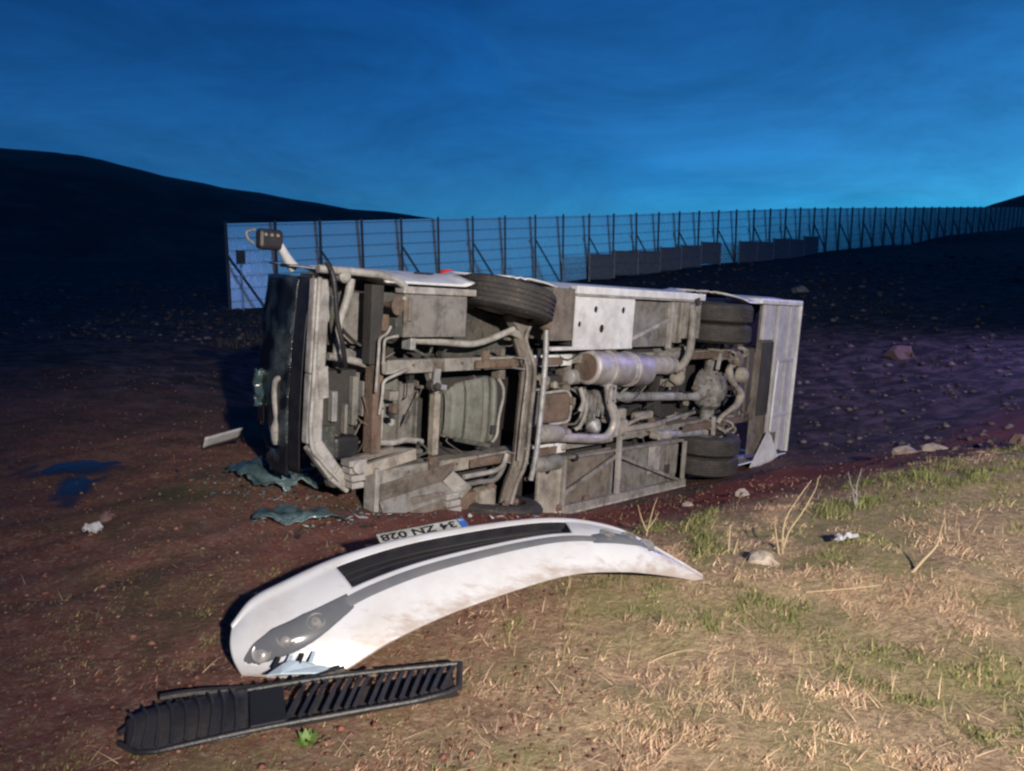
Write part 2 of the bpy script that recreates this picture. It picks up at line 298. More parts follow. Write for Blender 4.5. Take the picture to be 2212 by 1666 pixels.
def groundmat(name, straw_on=True):
    m = bpy.data.materials.new(name); m.use_nodes = True; t = m.node_tree; L = t.links.new; b = t.nodes['Principled BSDF']
    b.inputs['Roughness'].default_value = .95; b.inputs['Specular IOR Level'].default_value = .2
    tcn = t.nodes.new('ShaderNodeTexCoord'); vec = tcn.outputs['Object']
    def nz(s, d=8, r=.62):
        n = t.nodes.new('ShaderNodeTexNoise'); n.inputs['Scale'].default_value = s; n.inputs['Detail'].default_value = d; n.inputs['Roughness'].default_value = r; L(vec, n.inputs[0]); return n.outputs[0]
    def rg(v, a, c, lo=0, hi=1):
        x = t.nodes.new('ShaderNodeMapRange'); x.inputs[1].default_value = a; x.inputs[2].default_value = c; x.inputs[3].default_value = lo; x.inputs[4].default_value = hi; L(v, x.inputs[0]); return x.outputs[0]
    def mix(f, a, c):
        x = t.nodes.new('ShaderNodeMix'); x.data_type = 'RGBA'; L(f, x.inputs[0])
        for s, v in ((6, a), (7, c)):
            if isinstance(v, tuple): x.inputs[s].default_value = (*v, 1)
            else: L(v, x.inputs[s])
        return x.outputs[2]
    soil = mix(rg(nz(1.1), .38, .62), (.18, .064, .047), (.11, .05, .037))
    soil = mix(rg(nz(9), .42, .62), soil, (.20, .095, .07))
    soil = mix(rg(nz(38, 4), .52, .66), soil, (.24, .17, .12))
    soil = mix(rg(nz(.7, 5), .52, .66, 0, .8), soil, (.06, .062, .03))
    sx = t.nodes.new('ShaderNodeVectorMath'); sx.operation = 'DOT_PRODUCT'; sx.inputs[1].default_value = (-.615, .79, 0); L(vec, sx.inputs[0])
    dd = t.nodes.new('ShaderNodeMath'); dd.operation = 'SUBTRACT'; L(sx.outputs['Value'], dd.inputs[0]); dd.inputs[1].default_value = 4.2
    ab = t.nodes.new('ShaderNodeMath'); ab.operation = 'ABSOLUTE'; L(dd.outputs[0], ab.inputs[0])
    jn = t.nodes.new('ShaderNodeMath'); jn.operation = 'MULTIPLY_ADD'; L(nz(2.2), jn.inputs[0]); jn.inputs[1].default_value = 1.2; L(ab.outputs[0], jn.inputs[2])
    spx = t.nodes.new('ShaderNodeSeparateXYZ'); L(vec, spx.inputs[0])
    lim = t.nodes.new('ShaderNodeMath'); lim.operation = 'MULTIPLY'; L(rg(jn.outputs[0], .95, 1.55, .95, 0), lim.inputs[0]); L(rg(spx.outputs[0], -1.6, .3), lim.inputs[1])
    soil = mix(lim.outputs[0], soil, mix(rg(nz(14), .4, .62), (.27, .055, .035), (.17, .048, .034)))   # freshly ripped red subsoil along the wreck
    # verge: thatch of old trodden straw between road and crest
    vx = t.nodes.new('ShaderNodeMath'); vx.operation = 'MULTIPLY_ADD'; sp0 = t.nodes.new('ShaderNodeSeparateXYZ'); L(vec, sp0.inputs[0]); L(sp0.outputs[1], vx.inputs[0]); vx.inputs[1].default_value = -.55; L(sp0.outputs[0], vx.inputs[2])
    v2 = t.nodes.new('ShaderNodeMath'); v2.operation = 'MULTIPLY_ADD'; L(nz(1.6, 10, .7), v2.inputs[0]); v2.inputs[1].default_value = 2.6; L(vx.outputs[0], v2.inputs[2])
    th = t.nodes.new('ShaderNodeMath'); th.operation = 'MULTIPLY'; L(rg(v2.outputs[0], -1.35, .2), th.inputs[0])
    vy = t.nodes.new('ShaderNodeMath'); vy.operation = 'MULTIPLY_ADD'; L(sp0.outputs[0], vy.inputs[0]); vy.inputs[1].default_value = -.42; L(sp0.outputs[1], vy.inputs[2]); L(rg(vy.outputs[0], 4.2, 4.9, 1, 0), th.inputs[1])
    thatch = mix(rg(nz(19, 12, .82), .38, .64), (.20, .13, .08), (.58, .43, .265))
    thatch = mix(rg(nz(1.6, 8, .65), .44, .64, 0, .85), thatch, (.19, .19, .075))
    soil = mix(th.outputs[0], soil, thatch)
    # open field beyond the verge: dark soil, colour lowered in place of lamp falloff
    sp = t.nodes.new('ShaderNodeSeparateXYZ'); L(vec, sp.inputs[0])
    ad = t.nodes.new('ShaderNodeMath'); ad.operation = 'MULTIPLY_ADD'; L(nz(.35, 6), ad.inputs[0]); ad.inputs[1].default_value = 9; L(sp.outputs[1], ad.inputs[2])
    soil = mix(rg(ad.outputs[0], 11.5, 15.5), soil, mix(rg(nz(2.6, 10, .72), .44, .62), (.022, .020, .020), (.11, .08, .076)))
    L(soil, b.inputs['Base Color'])
    bn = t.nodes.new('ShaderNodeBump'); bn.inputs['Strength'].default_value = .9; bn.inputs['Distance'].default_value = .03
    L(nz(30, 10, .7), bn.inputs['Height']); L(bn.outputs[0], b.inputs['Normal'])
    return m
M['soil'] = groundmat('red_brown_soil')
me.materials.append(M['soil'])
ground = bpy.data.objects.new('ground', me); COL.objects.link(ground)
tag(ground, 'red brown stony field soil sloping into a ditch', kind='structure')
M['hillside'] = mat('scrubby_hillside', (.055, .045, .036), .95, 0, (.018, .016, .014), .05, (.10, .08, .065), .16, .85, .8, .5)
# hills on the horizon
def hill(name, az, el, r0, rr, r1, label):
    mb = MB(); na, nr = 90, 26
    def fn(s, t):
        A = az[0] + (az[-1] - az[0]) * s; top = np.interp(A, az, el) * rr
        r = r0 + (r1 - r0) * t; k = (r - r0) / (rr - r0) if r < rr else 1 - .5 * (r - rr) / (r1 - rr)
        k = k * k * (3 - 2 * k) if r < rr else k
        x, y = math.sin(A) * r, math.cos(A) * r
        z = -4 + (top + 5.6) * k + (noise.noise(Vector((x * .03, y * .03, 0))) * 2.2 + noise.noise(Vector((x * .12, y * .12, 3))) * .6) * k
        return (x, y, z)
    mb.grid(fn, na, nr); o = mb.build(name, 'hillside', smooth=True); return tag(o, label, kind='structure')
hill('hill', [R(-100), R(-75), R(-55), R(-32.7), R(-27.8), R(-22.4), R(-16.5), R(-10.2), R(-5.9), R(-1), R(4), R(9)], [.10, .125, .135, .121, .115, .095, .079, .064, .056, .047, .02, -.03], 60, 150, 260, 'long dark hill sloping down behind the fence')
hill('hill', [R(24), R(28), R(31), R(33), R(36), R(42), R(55), R(75)], [-.02, .02, .058, .07, .088, .11, .12, .09], 180, 300, 480, 'small dark hill at the end of the fence')

# ------------------------------------------------------------------ overturned bus: local x = towards its rear, y = towards its roof (away), z = up (its left side)
def bus_matrix():
    y, t, l = R(46.22), R(3.6), R(-1.4)
    u = Vector((math.cos(y) * math.cos(t), math.sin(y) * math.cos(t), -math.sin(t))); n0 = Vector((-math.sin(y), math.cos(y), 0)); v0 = u.cross(n0)
    v = v0 * math.cos(l) + n0 * math.sin(l); n = n0 * math.cos(l) - v0 * math.sin(l)
    m = Matrix((u, n, v)).transposed().to_4x4(); m.translation = Vector((-1.392, 5.039, -.534)); return m
bus = empty('overturned_bus'); bus.matrix_world = bus_matrix()
tag(bus, 'white midibus lying on its side with dusty underbody facing the road', 'bus')
def P(u, v, n): return (u, n, v)
def bx(name, m, u0, u1, v0, v1, n0, n1, parent=None, bevel=.006, label=None):
    o = MB().box(u0, u1, n0, n1, v0, v1).build(name, m, parent or bus, bevel=bevel)
    if label: o['label'] = label
    return o
def tb(name, m, pts, r, parent=None, seg=10, smooth=6):
    return MB().tube([P(*p) for p in pts], r, seg, smooth).build(name, m, parent or bus, smooth=True)
def br(name, m, a, b, wd, th, parent=None, up=(0, 1, 0), bevel=.004):
    return MB().bar(P(*a), P(*b), wd, th, up).build(name, m, parent or bus, bevel=bevel)

# --- body shell
ARCH = ((1.93, .53), (5.4, .56))
BX = np.unique(np.round(np.r_[np.arange(.55, 7.56, .045), 7.56], 3))
BN = np.array([0, .05, .1, .16, .22, .28, .34, .4, .46, .52, .58, .64, .7, .8, 1.0, 1.1])
def side_v(n, u):
    k = min(n / .5, 1); v = 2.10 + .085 * math.sin(k * math.pi / 2)
    if u < .9: v -= 0
    if n > 1.1: v -= .06 * ((n - 1.1) / 1.3) ** 2
    return v
def side(sgn):
    mb = MB(); nu, nn = len(BX), len(BN)
    for u in BX:
        for n in BN:
            uu, q = u, n
            for c, r in ARCH:
                dx, dn = uu - c, q - .08; d = math.hypot(dx, dn)
                if abs(d - r) < .034 and d > 0: uu, q = c + dx * r / d, max(0, .08 + dn * r / d)
            v = side_v(q, uu)
            fl = sum(math.exp(-((math.hypot(uu - c, q - .08) - r) / .05) ** 2) for c, r in ARCH) * .028
            v += fl
            mb.v.append(P(uu, v if sgn > 0 else 2.15 - v + .0, q))
    for i in range(nu - 1):
        for j in range(nn - 1):
            uc, nc = (BX[i] + BX[i + 1]) / 2, (BN[j] + BN[j + 1]) / 2
            if any(math.hypot(uc - c, nc - .08) < r - .004 for c, r in ARCH): continue
            a = i * nn + j; mb.f.append((a, a + nn, a + nn + 1, a + 1))
    return mb
side(1).build('side_panel', 'white', bus, smooth=True, solid=.012)
side(-1).build('side_panel', 'white', bus, smooth=True, solid=-.012)
def wl(sgn, n): return side_v(n, 3) if sgn > 0 else 2.15 - side_v(n, 3)
for sgn in (1, -1):
    # pillars band and windows of the long side
    for k in range(6):
        u0 = 1.28 + k * 1.035; u1 = u0 + .975
        q = MB(); q.grid(lambda s, t: P(u0 + (u1 - u0) * s, wl(sgn, 1.1 + .95 * t) + sgn * .004, 1.1 + .95 * t), 2, 6)
        q.build('window', 'window', bus, smooth=True, solid=.006 * sgn)
        br('pillar', 'white', (u1 + .03, wl(sgn, 1.1) - sgn * .02, 1.1), (u1 + .03, wl(sgn, 2.05) - sgn * .02, 2.05), .065, .05, up=(0, 0, 1))
    MB().grid(lambda s, t: P(1.3 + 6.26 * s, 1.075 + sgn * (wl(1, 2.05) - 1.075) * math.cos(t * math.pi / 2) ** .55, 2.05 + .6 * math.sin(t * math.pi / 2) ** .8), 12, 10).build('roof_panel', 'white', bus, smooth=True)
MB().grid(lambda s, t: P(7.56 + .05 * math.sin(math.pi * t), .02 + 2.11 * s, .35 + 2.28 * t), 8, 10).build('rear_panel', 'white', bus, smooth=True)
# front
def front_u(v, n):
    u = np.interp(n, [0, .15, .5, .9, 1.5, 2.3, 2.65], [.0, -.02, -.04, .06, .46, 1.08, 1.36])
    return u - .07 * (1 - ((v - 1.075) / 1.075) ** 2) + .075
def front_part(name, m, n0, n1, v0, v1, off=0, keep=None, nu=24, nv=20, wob=0):
    mb = MB(); mb.grid(lambda s, t: P(front_u(v0 + (v1 - v0) * s, n0 + (n1 - n0) * t) + off + wob * noise.noise(Vector((s * 7, t * 6, 2))), v0 + (v1 - v0) * s, n0 + (n1 - n0) * t), nu, nv, keep)
    return mb.build(name, m, bus, smooth=True, solid=.01)
front_part('front_panel', 'frit', .17, .30, .74, 2.12)
front_part('windscreen', 'wind', .31, 2.2, .70, 2.10, .0, lambda s, t: not (s < .26 + .07 * math.sin(t * 40) + .05 * math.sin(t * 97) and t > .12 + .05 * math.sin(s * 31)), 44, 40, .012)
front_part('front_cap', 'white', 2.2, 2.6, .1, 2.05)
# cab corner side panel above the missing bumper (upper side)
def cab_edge(s): # u, v along the lower edge curve
    return np.interp(s, [0, .4, .7, .9, 1], [.0, .32, .52, .66, .73]), np.interp(s, [0, .4, .7, .9, 1], [2.155, 2.15, 2.14, 2.105, 2.07])
mb = MB(); mb.grid(lambda s, t: P(max(cab_edge(s)[0], float(front_u(2.1, .03 + 1.07 * t)) + .012 + .001 * s), cab_edge(s)[1] + (.035 * math.sin(t * 1.57)), .03 + 1.07 * t), 16, 8)
mb.build('cab_side_panel', 'white', bus, smooth=True, solid=.012)
tb('cab_edge_trim', 'pale', [(*map(float, cab_edge(s)), .02) for s in (0, .2, .4, .6, .7, .8, .9, 1)], .028)
# mirror on its arm
mir = empty('mirror'); mir.parent = bus
a_ = MB().tube([P(.11, 2.15, .5), P(.05, 2.22, .5), P(-.01, 2.31, .5)], [.042, .034, .026], 10).build('mirror_arm', 'white', mir, smooth=True)
hs = MB().box(-.17, .012, .47, .55, 2.265, 2.405).build('mirror_housing', 'mirrorglass', mir, bevel=.025)
for k in range(3): MB().lathe(P(-.13 + k * .045, 2.365, .468), (0, -1, 0), [(0, .012), (.006, .01)], 10).build('mirror_screw', 'tan', mir)
tb('mirror_rim', 'pale', [(-.16, 2.395, .56), (-.215, 2.375, .57), (-.205, 2.33, .57), (-.165, 2.30, .56)], .009, mir)
bx('mirror_foot', 'black', .03, .14, 2.155, 2.178, .45, .56, mir)
# side details on the upper side
MB().lathe(P(1.66, 2.17, .62), (0, 0, 1), [(0, .07), (.035, .07), (.055, .05)], 18).build('marker_lamp', 'red', bus, smooth=True)
bx('hatch_handle', 'black', 1.02, 1.2, 2.172, 2.184, .25, .29)

# --- skirt boxes and floor plates (what the road side sees)
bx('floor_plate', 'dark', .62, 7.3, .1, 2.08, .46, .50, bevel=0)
bx('floor_plate', 'green', .14, .62, .80, 2.08, .46, .50, bevel=0)
# cab compartment
fr = MB()
for a, b in (((.07, 2.09, .10), (.05, 1.45, .10)), ((.05, 1.45, .10), (.04, .97, .10)), ((.04, .97, .10), (.22, .73, .10)), ((.22, .73, .10), (.36, .62, .10))):
    fr.bar(P(*a), P(*b), .12, .075, (0, 1, 0))
fr.build('front_frame', 'pale', bus, bevel=.012)
tb('front_frame_flange', 'pale', [(.035, 2.1, .05), (.012, 1.5, .045), (.0, 1.0, .045), (.1, .84, .05), (.24, .69, .05)], .016)
bx('cab_floor_panel', 'grey', .44, .72, 1.62, 2.0, .36, .40)
bx('cab_floor_panel', 'grey', .40, .70, 1.25, 1.58, .40, .43)
bx('cab_floor_panel', 'green', .14, .40, 1.62, 2.05, .30, .33)
bx('wheelhouse_panel', 'green', 1.38, 2.36, 1.5, 2.06, .36, .40)
dp = bx('front_crossmember', 'dark', .47, .575, 1.5, 2.07, .06, .16); 
bx('front_crossmember', 'rust', .515, .60, .84, 1.5, .06, .17)
tb('steering_column', 'pale', [(.33, 2.10, .12), (.31, 1.98, .12), (.265, 1.80, .14), (.25, 1.57, .16)], [.032, .03, .026, .024])
MB().lathe(P(.21, 2.115, .04), (0, -1, 0), [(-.03, .04), (.03, .045), (.045, .03)], 18).build('tow_eye', 'pale', bus, smooth=True)
br('short_strut', 'pale', (.17, 1.98, .14), (.14, 1.80, .14), .05, .03)
tb('drag_pipe', 'pale', [(.20, 1.555, .18), (.34, 1.535, .17), (.52, 1.49, .18)], .028)
tb('hanging_cable', 'black', [(.055, 2.20, .0), (.07, 2.12, -.05), (.09, 1.98, -.06), (.115, 1.83, -.05), (.17, 1.66, -.04), (.24, 1.50, .02)], .017)
tb('hose', 'black', [(.30, 1.78, .2), (.36, 1.72, .22), (.45, 1.65, .22), (.5, 1.62, .2)], .012)
br('hook_plate', 'pale', (.085, 1.50, .06), (.10, 1.28, .06), .075, .02)
# radiator zone
rd = empty('radiator_pack'); rd.parent = bus
bx('core', 'dark', .14, .50, .86, 1.44, .26, .40, rd)
for i, (u, v0, v1, wd, m) in enumerate(((.28, 1.08, 1.30, .045, 'steel'), (.175, 1.10, 1.26, .02, 'pale'), (.455, 1.04, 1.40, .05, 'grey'), (.525, 1.1, 1.36, .022, 'grey'), (.38, .98, 1.2, .025, 'grey'))):
    bx('fin_bar', m, u - wd / 2, u + wd / 2, v0, v1, .19, .25, rd)
bx('cowl_plate', 'green', .10, .27, .78, 1.06, .16, .2, rd)
bx('fan_cowl', 'black', .26, .48, .80, .97, .15, .27, rd, bevel=.03)
# bumper bracket at the crushed corner
wb_ = empty('bumper_bracket'); wb_.parent = bus
for k in range(4): bx('rib', 'pale', .26 + .012 * k, .41 - .004 * k, .795 - .055 * k, .838 - .055 * k, -.04 + .008 * (k % 2), .07, wb_)
MB().lathe(P(.33, .79, -.04), (0, -1, 0), [(0, .045), (.02, .045), (.022, .025)], 16).build('bolt_ring', 'pale', wb_, smooth=True)
br('bracket_arm', 'tan', (.42, .735, .04), (.92, .80, .06), .085, .05)
br('bracket_arm', 'grey2', (.40, .80, .12), (.75, .84, .12), .05, .05)
bx('damaged_lamp_pod', 'green', .2, .36, .62, .78, .08, .2, bevel=.03)

# step box behind the cab corner on the upper side
sb = empty('battery_box'); sb.parent = bus
bx('bottom_plate', 'grey', .72, 1.335, 1.70, 2.015, .0, .40, sb)
bx('edge_strip', 'pale', .70, 1.42, 2.02, 2.072, -.012, .10, sb)
bx('flange', 'grey2', .705, .745, 1.80, 2.015, -.012, -.002, sb)
MB().lathe(P(.69, 1.985, -.02), (0, -1, 0), [(0, .016), (.012, .014)], 10).build('bolt', 'pale', sb)
bx('side_box_plate', 'green', .66, .95, 1.71, 1.84, .02, .2)
bx('bracket', 'grey2', .735, .77, 1.82, 1.99, -.03, .0)
hn = empty('horn'); hn.parent = bus
MB().lathe(P(.62, 1.93, .10), (.2, -1, 0), [(0, .02), (.06, .03), (.10, .055), (.12, .068), (.125, .05)], 20).build('bell', 'rust', hn, smooth=True)
br('horn_bracket', 'rust', (.60, 1.86, .08), (.59, 1.74, .06), .06, .03, hn)
MB().lathe(P(.66, 1.72, .12), (0, -1, 0), [(0, .07), (.05, .07), (.06, .05), (.09, .045)], 20).build('brake_valve', 'dark', bus, smooth=True)
# brake lines
tb('brake_line', 'pale', [(.60, 1.78, .0), (.56, 1.73, -.01), (.50, 1.69, -.01), (.495, 1.6, -.01), (.49, 1.31, .0)], .011, smooth=4)
tb('brake_line', 'pale', [(.67, 1.71, .0), (.60, 1.70, 0), (.545, 1.68, -.01), (.54, 1.60, -.01), (.54, 1.47, -.01), (.56, 1.445, 0), (.64, 1.447, 0), (.72, 1.47, .02)], .011, smooth=4)
tb('brake_line', 'pale', [(.80, 1.46, .03), (.72, 1.445, .0), (.60, 1.405, 0), (.555, 1.37, 0), (.55, 1.29, 0), (.55, 1.14, .03)], .012, smooth=4)
# anti roll bar of the front axle
tb('anti_roll_bar', 'pale', [(.84, 1.67, .10), (1.15, 1.655, .10), (1.45, 1.635, .09), (1.6, 1.655, .07), (1.75, 1.71, .03), (1.90, 1.76, .02)], .028)
bx('bar_clamp', 'steel', .83, .88, 1.60, 1.70, .05, .16)
# --- chassis
for v in (1.47, .64):
    rl = empty('chassis_rail'); rl.parent = bus
    MB().box(.62, 7.0, .12, .30, v - .04, v + .04).build('web', 'beige', rl, bevel=.008)
    for k, (u0, u1, m) in enumerate(((.66, 1.10, 'beige'), (1.10, 1.22, 'grey2'), (1.22, 1.62, 'tan' if v < 1 else 'beige'), (1.66, 2.0, 'beige'), (2.12, 2.62, 'white'), (2.64, 2.80, 'white'))):
        MB().box(u0, u1, .095, .118, v - .052, v + .052).build('flange', m, rl, bevel=.006)
    for u in (.9, 1.12, 1.4, 1.75, 2.3, 2.65, 3.4, 4.2, 5.0):
        MB().lathe(P(u, v + .01, .095), (0, -1, 0), [(0, .013), (.01, .012)], 8).build('bolt', 'rust', rl)
bx('crossmember', 'tan', 1.165, 1.225, .74, 1.24, .13, .2)
br('crossmember', 'beige', (1.20, 1.25, .15), (1.12, 1.42, .15), .09, .06)
bx('crossmember', 'grey2', 2.86, 2.96, .62, 1.47, .22, .34)
bx('crossmember', 'dark', 4.45, 4.56, .62, 1.47, .2, .32)
bx('crossmember', 'dark', 6.1, 6.2, .62, 1.47, .14, .26)
bx('rail_bracket', 'rust', 1.62, 1.70, 1.44, 1.58, .08, .12)
bx('rail_bracket', 'rust', 1.10, 1.19, .62, .74, .075, .12)
hb = empty('idler_arm'); hb.parent = bus
MB().lathe(P(1.10, 1.315, .12), (0, -1, 0), [(0, .045), (.06, .045), (.065, .03), (.10, .028)], 18).build('pivot', 'dark', hb, smooth=True)
br('lever', 'steel', (1.10, 1.31, .06), (1.115, 1.45, .06), .055, .03, hb)
br('lever', 'steel', (1.10, 1.31, .05), (1.20, 1.30, .05), .04, .03, hb)
# left floor plates between the rails
for i, (u0, u1, v0, v1, n, m) in enumerate(((.64, .79, .86, 1.38, .33, 'grey'), (.80, .96, .83, 1.36, .35, 'tank'), (.97, 1.12, .84, 1.30, .34, 'grey'))):
    p = bx('belly_plate', m, u0, u1, v0, v1, n, n + .04)
for u in (.795, .965, 1.135): bx('plate_rib', 'pale' if u < .9 else 'grey', u - .008, u + .008, .86, 1.32, .31, .36)
MB().lathe(P(.90, 1.0, .345), (0, -1, 0), [(0, .03), (.012, .03), (.014, .015)], 14).build('drain_plug', 'pale', bus, smooth=True)
tb('cross_tube', 'pale', [(.62, .90, .2), (.8, .87, .2), (.95, .88, .2), (1.12, .84, .22)], .026)
tb('cross_tube', 'grey', [(.62, .82, .22), (.85, .80, .22), (1.12, .76, .22)], .024)
# fuel tank with ribs, curved end
tk = empty('fuel_tank'); tk.parent = bus
tkm = MB()
def tank_profile(s, t):
    u = 1.29 + .62 * s; lo = np.interp(s, [0, .15, .6, 1], [.90, .85, .755, .82]); hi = np.interp(s, [0, .2, .7, .9, 1], [1.23, 1.31, 1.36, 1.32, 1.18])
    dep = .11 + .03 * math.cos(s * 3.1) if True else 0
    dep += .10 * max(0, (s - .78) / .22) ** 2 + .03 * (2 * abs(t - .5)) ** 4
    for rb in (.12, .36, .64, .80): dep += .016 * math.exp(-((s - rb) / .018) ** 2)
    return P(u, lo + (hi - lo) * t, dep)
tkm.grid(tank_profile, 70, 24); tkm.build('tank_shell', 'tank', tk, smooth=True, solid=.015)
MB().box(1.31, 1.88, .17, .40, .86, 1.26).build('tank_body', 'tank', tk, bevel=.02)
for s0 in (.30, .70):
    mb = MB(); mb.grid(lambda s, t: tuple(np.array(tank_profile(s0 + .028 * s, t)) - (0, .01, 0)), 2, 16); mb.build('tank_strap', 'green', tk, smooth=True, solid=.004)
tb('tank_lip', 'pale', [(1.84, 1.33, .10), (1.90, 1.25, .10), (1.915, 1.15, .11), (1.89, 1.0, .12), (1.875, .84, .12), (1.82, .78, .12)], .014, tk)
br('tank_strut', 'green', (1.33, .87, .06), (1.72, .775, .05), .035, .03)
# --- front axle
fa_ = empty('front_axle'); fa_.parent = bus
MB().tube([P(2.04, 1.84, .06), P(2.0, 1.70, .05), (2.055, .02, 1.52), P(2.07, 1.40, .0), P(2.05, 1.0, .0), P(2.03, .62, .0), P(1.97, .42, .02), P(1.95, .22, .06)], [.055, .055, .06, .058, .055, .055, .055, .05], 8).build('axle_beam', 'grey2', fa_, smooth=True)
tb('beam_flange', 'beige', [(2.085, 1.80, .0), (2.045, 1.66, 0), (2.11, 1.42, -.06), (2.095, 1.0, -.06), (2.075, .62, -.06), (2.01, .42, -.03), (1.985, .24, .0)], .018, fa_)
tb('beam_flange', 'beige', [(2.0, 1.50, -.05), (2.02, 1.38, -.06), (1.99, 1.0, -.06), (1.97, .64, -.06)], .014, fa_)
tb('tie_rod', 'steel', [(2.20, 1.82, -.08), (2.195, 1.5, -.1), (2.18, 1.03, -.1), (2.155, .66, -.1), (2.13, .45, -.08)], .026, fa_)
MB().lathe(P(2.2, 1.80, -.12), (0, 1, 0), [(0, .03), (.03, .045), (.08, .045), (.1, .03)], 14).build('ball_joint', 'rust', fa_, smooth=True)
for v in (1.47, .64):
    for k in range(3): MB().box(1.52 + .1 * k, 2.62 - .1 * k, .055 + k * .014, .067 + k * .014, v - .033, v + .033).build('leaf_spring', 'rust', fa_)
    for du in (-.06, .06): tb('u_bolt', 'steel', [(2.05 + du, v - .045, .11), (2.05 + du, v - .045, -.05), (2.05 + du, v + .045, -.05), (2.05 + du, v + .045, .11)], .009, fa_, smooth=0)
br('steering_knuckle', 'grey2', (1.93, 1.90, .1), (2.03, 1.74, .04), .12, .1)
br('radius_arm', 'beige', (1.88, 1.74, .02), (2.0, 1.70, .02), .06, .04)

# --- wheels
def make_wheel(rad, wd, rim_out):
    root = empty('wheel'); root.parent = bus
    r = rad
    prof = [(-wd / 2, r * .62), (-wd / 2 - .006, r * .78), (-wd / 2, r * .90), (-wd / 2 + .02, r * .965)]
    for k in range(5):
        a = -wd / 2 + .03 + k * (wd - .06) / 5; b = a + (wd - .06) / 5
        prof += [(a, r), (b - .012, r), (b - .010, r - .012), (b - .002, r - .012)]
    prof += [(wd / 2 - .02, r * .965), (wd / 2, r * .90), (wd / 2 + .006, r * .78), (wd / 2, r * .62), (wd / 2 - .03, r * .6), (-wd / 2 + .03, r * .6)]
    ty = MB(); ty.lathe((0, 0, 0), (0, 0, 1), prof, 56); ty.f = ty.f[:-2]
    for j in range(len(prof) * 0, 0): pass
    ty.build('tyre', 'rubber', root, smooth=True)
    d = rim_out * wd * .18
    MB().lathe((0, 0, 0), (0, 0, 1), [(-wd * .42, r * .61), (-wd * .40, r * .57), (d - .02, r * .5), (d, r * .36), (d + .03 * rim_out, r * .2), (d + .035 * rim_out, .03)], 40).build('rim', 'rim', root, smooth=True)
    for k in range(6):
        g = k * math.pi / 3
        MB().lathe((math.cos(g) * r * .28, math.sin(g) * r * .28, d - .01), (0, 0, -1), [(0, .016), (.03, .014)], 8).build('wheel_nut', 'rust', root)
    return root
w1 = make_wheel(.41, .25, 1); w1.location = P(1.84, 2.005, .06); w1.rotation_euler = (0, R(12.5), 0); w1['label'] = 'front wheel steered and pointing skyward'
w2 = copy_tree(w1, bus); w2.location = P(1.9, .14, .10); w2.rotation_euler = (0, R(6), R(20)); w2['label'] = 'front wheel pressed into the soil'
w3 = make_wheel(.42, .215, 1); w3.location = P(5.36, 1.96, .07); w3['label'] = 'outer rear wheel on the upper side'
for v, lb in ((1.73, 'inner rear wheel on the upper side'), (.42, 'inner rear wheel on the lower side'), (.185, 'outer rear wheel on the lower side')):
    c = copy_tree(w3, bus); c.location = P(5.36, v, .07); c.rotation_euler = (0, 0, R(rng.uniform(0, 60))); c['label'] = lb

# --- lower front: step well and crushed plates
sw = empty('step_well'); sw.parent = bus
bx('post', 'pale', .505, .545, .42, .745, -.02, .12, sw)
bx('inner_plate', 'grey', .56, 1.28, .42, .70, .10, .14, sw)
br('torn_plate', 'grey2', (.56, .52, .03), (1.30, .60, .03), .2, .02, sw, up=(0, .96, .3))
br('torn_plate', 'grey', (.58, .42, -.01), (1.34, .50, .0), .14, .02, sw, up=(0, .9, -.4))
br('torn_plate', 'pale', (1.20, .60, -.03), (1.40, .44, -.04), .12, .018, sw, up=(0, .8, .4))
bx('step_box', 'grey2', .84, 1.19, .27, .48, -.03, .25, sw, bevel=.02)
bx('step_box', 'tank', .58, .80, .26, .45, -.01, .2, sw, bevel=.03)
wbk = empty('white_bracket'); wbk.parent = bus
for k in range(3): bx('plate', 'pale', 1.16 + .01 * k, 1.32, .30 + .055 * k, .345 + .055 * k, -.08 + .015 * k, .02, wbk)
tb('bent_pipe', 'pale', [(1.40, .56, .0), (1.55, .565, -.01), (1.75, .57, -.01), (1.85, .60, .0), (1.92, .68, .03)], .022)
tb('bent_pipe', 'grey', [(1.42, .49, .0), (1.56, .50, -.02), (1.72, .49, -.02), (1.82, .53, .0), (1.9, .6, .03)], .022)
bx('step_bracket', 'tan', 1.60, 1.78, .24, .42, -.02, .12, bevel=.03)
bx('rust_plate', 'rust', 1.34, 1.62, .24, .40, .05, .12)
# air reservoir on the low side
MB().lathe(P(2.3, .52, .06), (1, 0, 0), [(0, .03), (.03, .06), (.06, .075), (.34, .075), (.37, .06), (.40, .03)], 20).build('air_reservoir', 'grey', bus, smooth=True)

